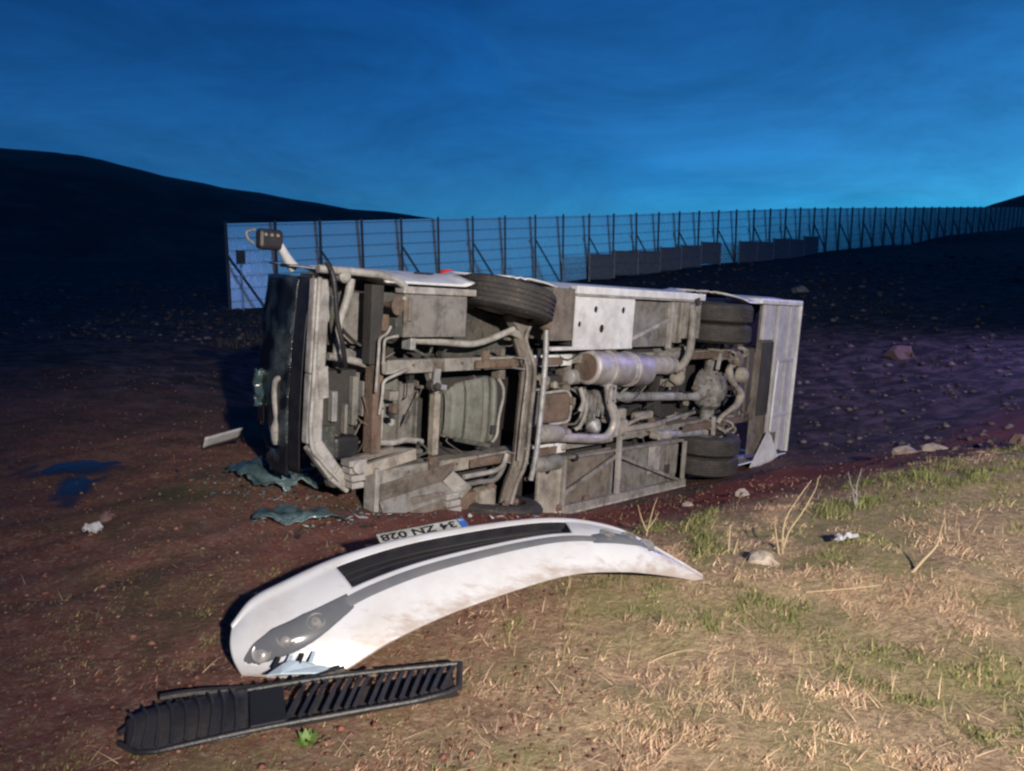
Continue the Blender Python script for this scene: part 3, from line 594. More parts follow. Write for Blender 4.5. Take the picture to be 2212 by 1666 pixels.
# --- luggage bay, upper side
lb_ = empty('luggage_bay'); lb_.parent = bus
bx('corner_panel', 'grey2', 2.36, 2.665, 1.66, 2.13, .0, .40, lb_, label='mud brown corner panel behind the front wheel')
wp = MB()
def hole_grid():
    # white plate with four round holes
    holes = ((2.98, 1.95, .032), (3.42, 1.95, .032), (3.09, 1.77, .04), (2.75, 1.81, .026))
    bm = bmesh.new(); u0, u1, v0, v1 = 2.672, 3.60, 1.60, 2.085
    outer = [bm.verts.new(P(*p, 0)) for p in ((u0, v0), (u1, v0), (u1, v1), (u0, v1))]
    ed = [bm.edges.new((outer[i], outer[(i + 1) % 4])) for i in range(4)]
    for cu, cv, r in holes:
        ring = [bm.verts.new(P(cu + math.cos(t) * r, cv + math.sin(t) * r, 0)) for t in np.linspace(0, 2 * math.pi, 17)[:-1]]
        ed += [bm.edges.new((ring[i], ring[(i + 1) % 16])) for i in range(16)]
    bmesh.ops.triangle_fill(bm, use_beauty=True, use_dissolve=False, edges=ed)
    me = bpy.data.meshes.new('bottom_plate'); bm.to_mesh(me); bm.free(); me.materials.append(M['white'])
    o = bpy.data.objects.new('bottom_plate', me); COL.objects.link(o); o.parent = lb_
    md = o.modifiers.new('t', 'SOLIDIFY'); md.thickness = .012; md.offset = 0
    o['label'] = 'clean white bottom plate with four round holes'
hole_grid()
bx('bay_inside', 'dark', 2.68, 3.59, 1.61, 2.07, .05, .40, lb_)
bx('lip', 'white', 2.37, 3.60, 1.572, 1.606, -.015, .05, lb_)
bx('recessed_plate', 'grey', 3.61, 4.32, 1.58, 2.05, .05, .40, lb_)
br('diagonal_brace', 'pale', (3.63, 1.67, .02), (4.48, 1.93, .02), .035, .03, lb_)
bx('end_plate', 'tan', 4.325, 4.56, 1.62, 2.06, .012, .40, lb_)
bx('end_plate', 'beige', 4.575, 4.90, 1.665, 2.075, .0, .40, lb_)
bx('rib', 'pale', 4.30, 4.335, 1.56, 2.06, -.01, .05, lb_)
bx('rib', 'grey2', 4.44, 4.47, 1.63, 2.05, -.004, .02, lb_)
bx('sill', 'white', 2.67, 4.94, 2.088, 2.16, -.02, .06, lb_)
bx('sill_lip', 'pale', 2.67, 4.70, 2.066, 2.086, -.03, .03, lb_)
MB().sheet([P(4.70, 2.10, -.04), P(4.78, 2.12, -.04), P(4.80, 2.04, -.05), P(4.74, 2.03, -.04)], .01, (0, 1, 0)).build('torn_flap', 'dark', lb_)
bx('heat_shield', 'dark', 2.3, 4.3, 1.49, 1.565, .2, .28)
bx('bay_lower_plate', 'grey', 4.30, 4.9, 1.46, 1.545, .16, .2)
# tail pipe that crosses it
tb('tail_pipe', 'beige', [(4.68, 2.03, -.01), (4.67, 1.85, -.04), (4.65, 1.55, -.05), (4.60, 1.40, -.02), (4.56, 1.30, .05)], [.035, .042, .045, .045, .04])
# --- exhaust
mu = empty('muffler'); mu.parent = bus
mc = [P(2.98, 1.40, .06), P(3.96, 1.335, .06)]
d = Vector(mc[1]) - Vector(mc[0]); Lm = d.length
MB().lathe(mc[0], d, [(.0, .13), (.005, .145), (.02, .165), (Lm - .03, .17), (Lm - .005, .15), (Lm, .13)], 40).build('drum', 'alu', mu, smooth=True)
MB().lathe(Vector(mc[0]) - d.normalized() * .006, d, [(0, .12), (.01, .138)], 32).build('end_cap', 'rust', mu)
for t in (.27, .62, .68): MB().lathe(Vector(mc[0]) + d * t, d, [(0, .168), (.004, .177), (.022, .177), (.026, .168)], 40).build('band', 'alu', mu, smooth=True)
MB().lathe(P(3.97, 1.385, .08), P(.65, -.02, .02), [(0, .085), (.01, .1), (.42, .1), (.43, .105), (.45, .105), (.46, .1), (.58, .095), (.63, .07), (.65, .03)], 32).build('resonator', 'alu', mu, smooth=True)
br('hanger', 'steel', (3.05, 1.54, .02), (3.1, 1.62, .1), .04, .015, mu)
br('hanger', 'steel', (3.30, 1.53, .02), (3.3, 1.60, .1), .05, .015, mu)
MB().lathe(P(4.69, 1.22, .16), (0, -1, 0), [(0, .04), (.02, .09), (.08, .095), (.12, .07), (.14, .025), (.145, .012)], 28).build('air_spring', 'tan', bus, smooth=True)
bx('air_spring_seat', 'tan', 4.5, 4.68, 1.12, 1.2, .1, .2)
ep = empty('exhaust_pipe'); ep.parent = bus
MB().tube([P(3.29, 1.24, .02), P(3.30, 1.13, .0), P(3.32, 1.04, 0), P(3.37, .93, -.01), P(3.40, .85, -.01), P(3.38, .76, 0), P(3.28, .70, 0), P(3.1, .705, 0), P(2.96, .72, 0), P(2.6, .765, .02), P(2.33, .80, .04)], [.05, .05, .045, .042, .042, .042, .042, .045, .045, .045, .05], 14).build('pipe', 'alu', ep, smooth=True)
bx('flange_plate', 'pale', 3.25, 3.37, 1.04, 1.22, -.035, -.02, ep)
for v in (1.07, 1.19): MB().lathe(P(3.31, v, -.035), (0, -1, 0), [(0, .018), (.012, .016)], 10).build('bolt', 'rust', ep)
tb('pipe_rim', 'pale', [(3.335, 1.03, -.045), (3.40, .93, -.05), (3.435, .85, -.045), (3.41, .74, -.03), (3.33, .67, -.02)], .01, ep)
MB().lathe(P(2.30, .82, .06), P(.45, -.04, -.02), [(0, .06), (.04, .085), (.3, .085), (.36, .06), (.45, .05)], 20).build('catalyst', 'beige', ep, smooth=True)
# --- engine, gearbox, drive shaft
en = empty('engine'); en.parent = bus
bx('oil_pan', 'rust', 2.40, 2.82, .885, 1.165, .08, .35, en, bevel=.04)
tb('pan_flange', 'pale', [(2.40, 1.17, .10), (2.70, 1.18, .10), (2.80, 1.15, .10), (2.835, 1.05, .10), (2.83, .93, .10), (2.78, .88, .10), (2.55, .875, .1)], .014, en)
bx('side_cover', 'grey', 2.26, 2.38, .88, 1.2, .1, .25, en, bevel=.02)
bx('block', 'dark', 2.25, 2.95, .80, 1.3, .25, .45, en)
MB().lathe(P(2.88, 1.29, .2), (1, 0, 0), [(0, .05), (.02, .075), (.24, .075), (.27, .05)], 24).build('starter_motor', 'steel', en, smooth=True)
MB().lathe(P(2.42, 1.30, .16), (1, 0, -.3), [(0, .04), (.02, .055), (.1, .055), (.12, .03)], 16).build('filter', 'tan', en, smooth=True)
gb = empty('gearbox'); gb.parent = bus
gm = MB()
def gear(s, t):
    a = t * math.pi; r = np.interp(s, [0, .15, .4, .7, 1], [.19, .2, .15, .13, .07]) * (1 + .14 * noise.noise(Vector((s * 5, t * 6, 1))))
    return P(2.96 + .60 * s, .99 + .02 * s + math.cos(a) * r, .24 - math.sin(a) * r * 1.0)
gm.grid(gear, 26, 22); gm.build('housing', 'cast', gb, smooth=True, solid=.02)
for k in range(5): bx('rib', 'cast', 3.0 + k * .085, 3.015 + k * .085, .86 + .01 * k, 1.14 - .015 * k, .04 + .012 * k, .12, gb)
MB().lathe(P(3.17, .84, .10), (0, -.6, -.5), [(0, .07), (.03, .085), (.07, .07), (.12, .03)], 18).build('clutch_servo', 'steel', gb, smooth=True)
tb('lever', 'pale', [(2.93, 1.2, .08), (2.95, 1.08, .04), (2.93, .98, .06)], .025, gb)
tb('lever', 'beige', [(3.02, 1.18, .1), (3.0, 1.0, .04), (2.94, .84, .05), (2.9, .80, .08)], .02, gb)
ds = empty('drive_shaft'); ds.parent = bus
MB().lathe(P(3.55, 1.06, .18), P(1.85, -.10, -.02), [(0, .03), (.02, .065), (.08, .065), (.10, .045), (.25, .045), (.27, .052), (.33, .052), (.35, .048), (1.62, .048), (1.64, .06), (1.72, .06), (1.74, .035), (1.85, .035)], 20).build('tube', 'steel', ds, smooth=True)
MB().lathe(P(3.52, 1.062, .18), P(1, -.05, 0), [(0, .08), (.04, .08)], 18).build('joint_flange', 'rust', ds)
# --- rear axle
ra = empty('rear_axle'); ra.parent = bus
dm = MB()
MB().lathe(P(5.50, 1.05, .22), (0, -1, 0), [(0, .24), (.08, .235), (.18, .2), (.25, .13), (.27, .05)], 32).build('differential', 'cast', ra, smooth=True)
MB().lathe(P(5.22, 1.0, .14), (1, 0, .1), [(0, .05), (.06, .08), (.16, .11), (.3, .16)], 20).build('pinion_nose', 'cast', ra, smooth=True)
MB().lathe(P(5.46, .5, .12), (0, 0, 1), [(0, .08), (.3, .085), (.36, .15), (.62, .16), (.72, .085), (1.12, .08)], 24).build('axle_tube', 'cast', ra, smooth=True)
for k in range(10):
    g = k * math.pi / 5; MB().lathe(P(5.50 + .2 * math.cos(g), 1.05 + .2 * math.sin(g), .045), (0, -1, 0), [(0, .014), (.02, .012)], 8).build('bolt', 'rust', ra)
tb('stabiliser_arm', 'tan', [(5.60, 1.34, -.05), (5.53, 1.27, -.08), (5.57, 1.18, -.1), (5.70, 1.09, -.1), (5.84, 1.02, -.08), (5.87, .95, -.08), (5.80, .86, -.08), (5.62, .80, -.08), (5.50, .74, -.06), (5.44, .66, -.04)], [.03, .05, .045, .032, .045, .055, .042, .03, .028, .032], ra)
MB().lathe(P(5.92, 1.21, .02), (0, -1, 0), [(0, .05), (.03, .10), (.09, .10), (.13, .07), (.145, .03)], 24).build('brake_chamber', 'tan', ra, smooth=True)
MB().lathe(P(5.80, 1.40, .04), (-.2, -1, .2), [(0, .04), (.03, .09), (.1, .09), (.13, .05)], 24).build('brake_chamber', 'grey2', ra, smooth=True)
for v in (1.47, .64):
    for k in range(4): MB().box(4.75 + .12 * k, 6.15 - .12 * k, .0 + k * .013, .011 + k * .013, v - .038, v + .038).build('leaf_spring', 'rust', ra)
    for du in (-.1, .1): tb('u_bolt', 'tan', [(5.46 + du, v - .05, .12), (5.46 + du, v - .05, -.07), (5.46 + du, v + .05, -.07), (5.46 + du, v + .05, .12)], .012, ra, smooth=0)
br('spring_plate', 'pale', (5.38, 1.50, -.03), (5.34, 1.30, -.03), .03, .04, ra)
br('spring_plate', 'pale', (5.36, .74, -.03), (5.38, .52, -.03), .035, .04, ra)
for k, (u, v) in enumerate(((5.62, 1.52), (5.70, 1.44), (5.85, 1.55), (5.92, 1.55), (5.55, .58), (5.68, .54), (5.80, .60), (5.72, .66))):
    tb('brake_hose', 'tan' if k % 2 else 'beige', [(u, v, .0), (u + .03, v - .03, -.07), (u + .05, v - .08, -.06), (u + .02, v - .13, .0)], .016, ra)
br('shock_absorber', 'pale', (4.27, .61, .05), (4.55, .60, .05), .10, .10, bevel=.03)
tb('shock_absorber', 'steel', [(4.5, .60, .05), (5.2, .555, .04)], .042, seg=14)
MB().lathe(P(4.25, .61, .05), (0, -1, 0), [(-.04, .04), (.06, .04)], 14).build('shock_eye', 'tan', bus, smooth=True)
br('control_rod', 'tan', (3.60, .735, .05), (4.42, .735, .06), .05, .05)
br('control_rod', 'tan', (3.62, .75, .07), (4.20, .86, .10), .03, .03)
br('control_rod', 'beige', (4.2, .74, .06), (5.1, .80, .08), .035, .035)
MB().box(3.50, 3.72, .03, .14, .66, .84).build('rod_bracket', 'tan', bus, bevel=.03)
bx('cable_tray', 'tan', 3.45, 3.8, .80, .93, .12, .2, bevel=.02)
bx('cable_tray', 'tan', 3.95, 4.28, .79, .87, .10, .18, bevel=.02)
# --- lower luggage bay
ll = empty('luggage_bay'); ll.parent = bus
bx('corner_panel', 'tan', 2.34, 2.67, .0, .56, .015, .05, ll, label='tan corner panel with a bolt hole')
MB().lathe(P(2.46, .47, .014), (0, -1, 0), [(0, .035), (.004, .035)], 16).build('bolt_hole', 'ink', ll)
bx('bay_floor', 'grey2', 2.68, 3.54, .03, .55, .10, .14, ll)
bx('bay_floor', 'grey', 3.56, 4.80, .03, .53, .08, .12, ll)
bx('patch_plate', 'pale', 4.20, 4.42, .18, .50, .065, .078, ll)
bx('patch_plate', 'beige', 4.55, 4.78, .12, .46, .06, .078, ll)
br('frame_bar', 'beige', (2.70, .075, -.01), (4.84, .03, -.01), .07, .06, ll)
br('frame_bar', 'pale', (2.70, .03, -.02), (4.84, -.01, -.02), .02, .05, ll)
br('frame_bar', 'grey', (2.70, .555, .03), (4.80, .51, .03), .03, .04, ll)
br('frame_post', 'beige', (2.69, .0, .0), (2.68, .55, .0), .03, .04, ll)
br('frame_post', 'beige', (4.82, .0, .0), (4.81, .5, .0), .04, .04, ll)
br('frame_post', 'pale', (3.53, .69, .0), (3.555, .08, .0), .045, .045, ll)
br('diagonal_brace', 'beige', (3.53, .48, .02), (2.70, .20, .02), .035, .03, ll)
br('diagonal_brace', 'beige', (3.57, .47, .02), (4.77, .05, .02), .035, .03, ll)
bx('gusset', 'dark', 4.55, 4.62, .1, .25, .05, .08, ll)
# --- rear end
bx('spare_wheel_tray', 'pvc', 6.15, 6.93, .56, 1.52, .10, .30, bevel=.02)
bx('tray_edge', 'dark', 6.62, 6.95, .64, 1.60, .03, .12)
for u in (6.32, 6.5): br('tray_rib', 'grey2', (u, .62, .09), (u, 1.46, .09), .02, .02)
rb_ = empty('rear_bumper'); rb_.parent = bus
for u0, u1, v0, v1, m, n in ((6.50, 6.815, 1.63, 2.08, 'lilac', .01), (6.885, 7.165, .38, 2.08, 'lilac', .0), (7.24, 7.41, .12, 2.08, 'lilac', .0), (7.455, 7.50, .08, 2.08, 'lilac', .01), (7.54, 7.575, .07, 2.09, 'white', -.01)):
    bx('strip', m, u0, u1, v0, v1, n, n + .05, rb_, bevel=.01)
bx('backing', 'grey2', 6.50, 7.56, .12, 2.08, .065, .09, rb_)
for v in (1.36, .62): bx('cross_rib', 'lilac', 6.95, 7.45, v - .022, v + .022, -.012, .03, rb_)
tb('edge_bead', 'white', [(6.95, 1.36, -.02), (6.93, 1.0, -.02), (6.915, .42, -.02)], .017, rb_)
bx('top_corner', 'white', 6.35, 7.58, 2.085, 2.16, -.01, .3, rb_, bevel=.02)
MB().sheet([P(6.50, -.03, .0), P(6.84, .42, -.03), P(6.96, .36, -.03), P(7.28, .03, -.01), P(7.0, -.05, .01)], .012, (0, 1, 0)).build('torn_corner', 'white', rb_)
br('bent_rod', 'lilac', (6.80, 1.15, -.03), (6.78, .70, -.03), .015, .015, rb_)
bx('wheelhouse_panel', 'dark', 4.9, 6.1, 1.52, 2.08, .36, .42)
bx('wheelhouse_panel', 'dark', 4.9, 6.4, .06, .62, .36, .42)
# small loose plumbing between the rails
rr = random.Random(3)
for k in range(46):
    u = rr.uniform(2.2, 6.2); v = rr.uniform(.55, 1.55); n = rr.uniform(.16, .34)
    mm = rr.choice(['dark', 'rust', 'grey2', 'beige', 'tan', 'steel'])
    if k % 3 == 0: tb('hose', mm, [(u, v, n), (u + rr.uniform(.1, .3), v + rr.uniform(-.1, .1), n - .04), (u + rr.uniform(.3, .6), v + rr.uniform(-.12, .12), n)], rr.uniform(.007, .014), seg=7, smooth=4)
    elif k % 3 == 1: bx('bracket', mm, u, u + rr.uniform(.05, .16), v, v + rr.uniform(.04, .13), n - .05, n + .05, bevel=.008)
    else: br('stay', mm, (u, v, n), (u + rr.uniform(-.2, .25), v + rr.uniform(-.25, .25), n - .03), .025, .02)
for k in range(18):
    u = rr.uniform(.12, 2.0); v = rr.uniform(.75, 1.95); n = rr.uniform(.2, .33)
    mm = rr.choice(['dark', 'grey2', 'green', 'grey', 'beige'])
    if k % 2: tb('hose', mm, [(u, v, n), (u + rr.uniform(.05, .2), v + rr.uniform(-.1, .1), n - .04), (u + rr.uniform(.1, .4), v + rr.uniform(-.1, .1), n)], rr.uniform(.006, .013), seg=7, smooth=4)
    else: bx('bracket', mm, u, u + rr.uniform(.03, .1), v, v + rr.uniform(.04, .1), n - .05, n + .05, bevel=.006)
for k in range(70):
    u = rr.uniform(2.15, 6.4); v = rr.uniform(.5, 1.6); n = rr.uniform(.05, .3); mm = rr.choice(['dark', 'black', 'rust', 'grey2', 'tan', 'black'])
    if k % 2 == 0: tb('cable', mm, [(u, v, n), (u + rr.uniform(.05, .25), v + rr.uniform(-.12, .12), n - .03), (u + rr.uniform(.2, .5), v + rr.uniform(-.15, .15), n), (u + rr.uniform(.4, .8), v + rr.uniform(-.2, .2), n + .04)], rr.uniform(.004, .009), seg=6, smooth=4)
    elif k % 4 == 1: MB().lathe(P(u, v, n), (rr.uniform(-.3, .3), -1, rr.uniform(-.3, .3)), [(0, .03), (.02, .035), (.05, .035), (.06, .02)], 12).build('fitting', mm, bus, smooth=True)
    else: bx('clip', mm, u, u + rr.uniform(.02, .07), v, v + rr.uniform(.02, .08), n - .04, n + .02, bevel=.004)
for k in range(34):
    u = rr.uniform(.1, 2.0); v = rr.uniform(.72, 2.0); n = rr.uniform(.1, .32); mm = rr.choice(['dark', 'black', 'grey2', 'rust', 'green'])
    if k % 2: tb('cable', mm, [(u, v, n), (u + rr.uniform(-.1, .15), v + rr.uniform(-.12, .12), n - .03), (u + rr.uniform(0, .25), v + rr.uniform(-.2, .2), n)], rr.uniform(.004, .008), seg=6, smooth=4)
    else: bx('clip', mm, u, u + rr.uniform(.02, .06), v, v + rr.uniform(.02, .07), n - .04, n + .02, bevel=.004)
# clods of soil wedged into the underbody
for k in range(26):
    u, v = rr.choice([(rr.uniform(.55, 2.2), rr.uniform(.18, .5)), (rr.uniform(2.4, 4.8), rr.uniform(.0, .1)), (rr.uniform(5.0, 6.4), rr.uniform(.05, .6))]); r_ = rr.uniform(.015, .05)
    q = MB(); q.lathe(P(u, v, rr.uniform(-.03, .06)), (rr.uniform(-1, 1), rr.uniform(-1, 1), 1), [(-r_, r_ * .4), (-r_ * .5, r_ * .95), (0, r_ * .8), (r_ * .5, r_ * .9), (r_, r_ * .3)], 8); q.build('mud_clod', 'redstone', bus)
# hanging windscreen piece, wipers and pillar remains on the front
mb = MB(); mb.grid(lambda s, t: P(.12 - .13 * s + .03 * noise.noise(Vector((s * 4, t * 5, 7))), 1.40 - .28 * t + .02 * noise.noise(Vector((s * 9, t * 3, 4))), .70 + .12 * s + .05 * noise.noise(Vector((s * 3, t * 4, 1)))), 12, 14)
mb.build('hanging_glass', 'shard', bus, smooth=True, solid=.006)
tb('wiper_arm', 'grey', [(.06, 1.66, .45), (.04, 1.55, .45), (.02, 1.44, .46)], .01)
tb('pillar_remains', 'pale', [(.04, 1.375, .42), (-.03, 1.37, .45), (-.04, 1.30, .47), (-.03, 1.18, .47), (-.01, 1.08, .47), (-.02, 1.0, .47), (-.01, .90, .47)], [.018, .022, .02, .022, .028, .042, .03])

# ------------------------------------------------------------------ fences
FC = np.array([(-9.95, 27.3), (-6.6, 29.95), (-2.8, 32.9), (1.3, 36.1), (5.3, 39.5), (10.6, 44.0), (14.7, 47.3), (18.7, 50.7), (25.3, 56.4), (31.9, 62.2), (43.4, 72.9), (57, 86.6), (90, 118)])
FT = np.r_[0, np.cumsum(np.hypot(*np.diff(FC, axis=0).T))]
def fpos(s): return float(np.interp(s, FT, FC[:, 0])), float(np.interp(s, FT, FC[:, 1]))
def ftop(s):
    x, y = fpos(s); return float(np.interp(x, [-10.65, 5.3, 18.5, 33, 57, 90], [2.98, 4.08, 5.15, 6.1, 7.75, 9.9]))
fence = empty('tall_fence', (-10.65, 28.9, 0)); tag(fence, 'tall pale metal sheet fence on braced posts running along the field', 'fence')
F0 = Vector((-10.65, 28.9, 0))
NP = 66; SP = 1.75
for i in range(NP):
    s = i * SP; x, y = fpos(s); zt = ftop(s); zb = min(zt - 3.0, h(x, y)) - .1
    lx = rng.normal(0, .012)
    MB().bar(Vector((x - lx, y, zb)) - F0, Vector((x + lx, y, zt + .06)) - F0, .085, .085, (1, 0, 0)).build('post', 'post', fence)
    x2, y2 = fpos(s + SP); z2 = ftop(s + SP)
    if i < NP - 1:
        zb2 = min(z2 - 2.95, h(x2, y2) + .05); zbb = min(zt - 2.95, h(x, y) + .05)
        a, b = Vector((x, y, 0)) - F0, Vector((x2, y2, 0)) - F0
        q = MB(); q.grid(lambda u, v: (a + (b - a) * u + Vector((-.11 * v, .044 + .14 * v + .015 * math.sin(u * 3.14) * math.sin(v * 3.14) * rng.uniform(.6, 1), (zbb + (zb2 - zbb) * u) * (1 - v) + (zt + (z2 - zt) * u) * v))), 6, 6)
        q.build('panel', 'net', fence, smooth=True)
        if i % 2 == 0 and i < 44:
            e = b - a; MB().bar(a + Vector((0, -.08, zt - 1.05)), a + e * .72 + Vector((.2, -.5, zt - 3.0)), .07, .07, (1, 0, 0)).build('brace', 'post', fence)
for k in range(7):
    pts = []
    for i in range(0, 46):
        s = i * SP; x, y = fpos(s); pts.append(Vector((x, y - .05, ftop(s) - .08 - k * .44)) - F0)
    MB().tube(pts, .008, 5, 0).build('wire', 'post', fence)
low = empty('low_fence', (1.2, 35.4, 0)); tag(low, 'low dark bar fence in front of the tall sheet fence', 'fence')
L0 = Vector((1.2, 35.4, 0))
for i in range(5, 22):
    s = i * SP + 1.0; x, y = fpos(s); x += .5; y -= .6
    zt = ftop((i // 2 * 2) * SP + 1.0) - 3.0 + 1.25 - (.3 if i < 9 else 0) + (.12 if i in (13, 14) else 0); zb = h(x, y) - .3
    MB().bar(Vector((x, y, zb)) - L0, Vector((x, y, zt + .05)) - L0, .075, .075, (1, 0, 0)).build('post', 'lowpost', low)
    if i >= 9 and i < 21 and i not in (15,):
        s2 = s + SP; x2, y2 = fpos(s2); x2 += .5; y2 -= .6
        a, b = Vector((x, y, 0)) - L0, Vector((x2, y2, 0)) - L0; z0 = zt - 1.2; q = MB()
        for k in range(15):
            c = a + (b - a) * ((k + .7) / 15.4); q.box(c.x - .038, c.x + .038, c.y - .012, c.y + .012, z0, zt)
        for zz in (z0 + .06, (z0 + zt) / 2, zt - .06): q.bar(a + Vector((0, -.02, zz)), b + Vector((0, -.02, zz)), .02, .05, (0, 0, 1))
        q.build('panel', 'bars', low)
sg = empty('marker_post', (-9.1, 26.2, h(-9.1, 26.2))); tag(sg, 'thin marker post with a dark box before the fence end', 'sign')
MB().tube([(0, 0, -.2), (0, 0, 1.7)], .025, 8, 0).build('pole', 'lowpost', sg)
MB().box(-.14, .14, -.06, .06, 1.55, 2.0).build('box', 'post', sg, bevel=.01)

# ------------------------------------------------------------------ torn off bumper
AX = Vector((.918, .396, 0)); NR = Vector((.396, -.918, 0)); BO = Vector((-1.08, 2.88, 0))
bump = empty('bumper', BO); tag(bump, 'torn off white bus bumper lying arched on the grass', 'bumper')
QK = [0, .08, .17, .3, .45, .65, .8, .92, 1]
NE = np.array([(0, .02, 0), (.14, .10, 0), (.33, .15, 0), (.6, .12, .09), (.92, .08, .15), (1.4, .05, .2), (1.72, .03, .165), (2.0, .0, .09), (2.25, .0, .012)])
FE = np.array([(-.02, -.08, .20), (.05, -.13, .265), (.18, -.18, .30), (.45, -.26, .345), (.85, -.31, .37), (1.45, -.30, .365), (1.8, -.24, .30), (2.02, -.14, .19), (2.25, -.02, .035)])
def smooth_interp(q, K, V):
    # Catmull-Rom over the key columns
    i = min(max(np.searchsorted(K, q) - 1, 0), len(K) - 2); t = (q - K[i]) / (K[i + 1] - K[i])
    a, b, c, d = V[max(i - 1, 0)], V[i], V[i + 1], V[min(i + 2, len(K) - 1)]
    return .5 * (2 * b + (c - a) * t + (2 * a - 5 * b + 4 * c - d) * t * t + (3 * b - a - 3 * c + d) * t ** 3)
def bsurf(q, t, off=0):
    n, f = smooth_interp(q, QK, NE), smooth_interp(q, QK, FE)
    s, d, z = n + (f - n) * t
    w_ = f - n; nd = Vector((0, -w_[2], w_[1])); nd = Vector((0, w_[2], -w_[1]))
    if nd.z < 0: nd = -nd
    nd = nd.normalized() if nd.length > 1e-5 else Vector((0, .5, .8))
    end = Vector((-1, 0, 0)) * math.exp(-q / .05) + Vector((1, 0, 0)) * math.exp(-(1 - q) / .04)
    nrm = (nd + end * .7).normalized()
    bulge = .055 * math.sin(math.pi * min(t, 1)) * min(1, (1 - q) * 6 + .15) + .012 * math.exp(-((t - .93) / .05) ** 2)
    rim = -.03 * max(0, (t - .95) / .05) ** 2
    p = Vector((s, d, z)) + nrm * (bulge + rim + off)
    return AX * p.x + NR * p.y + Vector((0, 0, max(p.z, -.01) + .012))
lampL = lambda q: (np.interp(q, [.02, .05, .1, .17, .26], [.24, .18, .23, .32, .39]), np.interp(q, [.02, .05, .1, .17, .26], [.30, .45, .54, .58, .545]))
lampR = lambda q: (np.interp(q, [.74, .83, .93], [.385, .44, .60]), np.interp(q, [.74, .80, .87, .93], [.55, .70, .76, .68]))
def inside(q, t):
    if .03 < q < .255 and lampL(q)[0] + .02 < t < lampL(q)[1] - .02: return True
    if .745 < q < .92 and lampR(q)[0] + .02 < t < lampR(q)[1] - .02: return True
    return .275 < q < .695 and .57 < t < .865
mb = MB(); mb.grid(lambda u, v: bsurf(u, v), 170, 56, lambda u, v: not inside(u, v))
shell = mb.build('shell', 'bump', bump, smooth=True, solid=.006)
at = shell.data.attributes.new('mud', 'FLOAT', 'POINT')
at.data.foreach_set('value', [max(0, 1 - (j / 56) / .30) ** 1.5 + .9 * max(0, (i / 170 - .82) / .18) for i in range(171) for j in range(57)])
t_ = M['bump'].node_tree; pb_ = t_.nodes['Principled BSDF']; src = pb_.inputs['Base Color'].links[0].from_socket
am = t_.nodes.new('ShaderNodeAttribute'); am.attribute_name = 'mud'; tcb = t_.nodes.new('ShaderNodeTexCoord')
mpb = t_.nodes.new('ShaderNodeMapping'); mpb.inputs['Rotation'].default_value = (0, 0, R(-23)); mpb.inputs['Scale'].default_value = (3.0, 11, 11); t_.links.new(tcb.outputs['Object'], mpb.inputs[0])
nb = t_.nodes.new('ShaderNodeTexNoise'); nb.inputs['Scale'].default_value = 2.2; nb.inputs['Detail'].default_value = 9; nb.inputs['Roughness'].default_value = .7; t_.links.new(mpb.outputs[0], nb.inputs[0])
mb2 = t_.nodes.new('ShaderNodeMath'); mb2.operation = 'MULTIPLY_ADD'; t_.links.new(am.outputs['Fac'], mb2.inputs[0]); mb2.inputs[1].default_value = .30; t_.links.new(nb.outputs[0], mb2.inputs[2])
rb2 = t_.nodes.new('ShaderNodeMapRange'); rb2.inputs[1].default_value = .60; rb2.inputs[2].default_value = .82; rb2.inputs[4].default_value = .55; t_.links.new(mb2.outputs[0], rb2.inputs[0])
xb = t_.nodes.new('ShaderNodeMix'); xb.data_type = 'RGBA'; xb.inputs[7].default_value = (.20, .12, .075, 1); t_.links.new(src, xb.inputs[6]); t_.links.new(rb2.outputs[0], xb.inputs[0]); t_.links.new(xb.outputs[2], pb_.inputs['Base Color'])
# broken mounting tabs along both edges and cracks
for q_, t0_, l_ in ((.36, 1.0, .05), (.52, 1.0, .035), (.66, 1.0, .045), (.78, 1.0, .03), (.10, 1, .03)):
    a_ = bsurf(q_, t0_, -.004); b_2 = bsurf(q_ + .012, t0_, -.004); dn = (bsurf(q_, 1 - t0_) - a_).normalized() * -l_ + Vector((0, 0, -.012)); MB().sheet([a_, b_2, b_2 + dn * .8, a_ + dn], .003, (0, 0, 1)).build('mounting_tab', 'black' if t0_ else 'bump', bump)
for pts in (((.30, .0), (.305, .10), (.298, .17), (.306, .24)), ((.88, .05), (.872, .16), (.884, .24), (.876, .33)), ((.07, .72), (.085, .80), (.08, .88), (.095, .97))):
    MB().tube([tuple(bsurf(q_, t0_, .0006)) for q_, t0_ in pts], [.0004, .0016, .0011, .0004], 4, 4).build('crack', 'ink', bump)
def patch(q0, q1, lo, hi, off, nu, nv):
    mb = MB()
    def fn(u, v):
        q = q0 + (q1 - q0) * u; a, b = lo(q), hi(q); return bsurf(q, a + (b - a) * v, off(u, v))
    mb.grid(fn, nu, nv); return mb
def rnd(lo, hi, q0, q1, r):  # rounded ends for the intake
    return (lambda q: lo + r * max(0, 1 - (q - q0) / .02, 1 - (q1 - q) / .02) ** 2, lambda q: hi - r * max(0, 1 - (q - q0) / .02, 1 - (q1 - q) / .02) ** 2)
lo_, hi_ = rnd(.552, .88, .268, .702, .04)
patch(.268, .702, lo_, hi_, lambda u, v: .0035 - .06 * min(1, max(0, min(u * 60 - 1, (1 - u) * 60 - 1, (v - .09) * 9, (.91 - v) * 9))), 90, 36).build('air_intake', 'frit', bump, smooth=True)
for k in range(3):
    tt = .635 + .075 * k; MB().tube([tuple(bsurf(q, tt, -.035)) for q in np.linspace(.285, .685, 24)], .006, 6, 0).build('intake_bar', 'ink', bump, smooth=True)
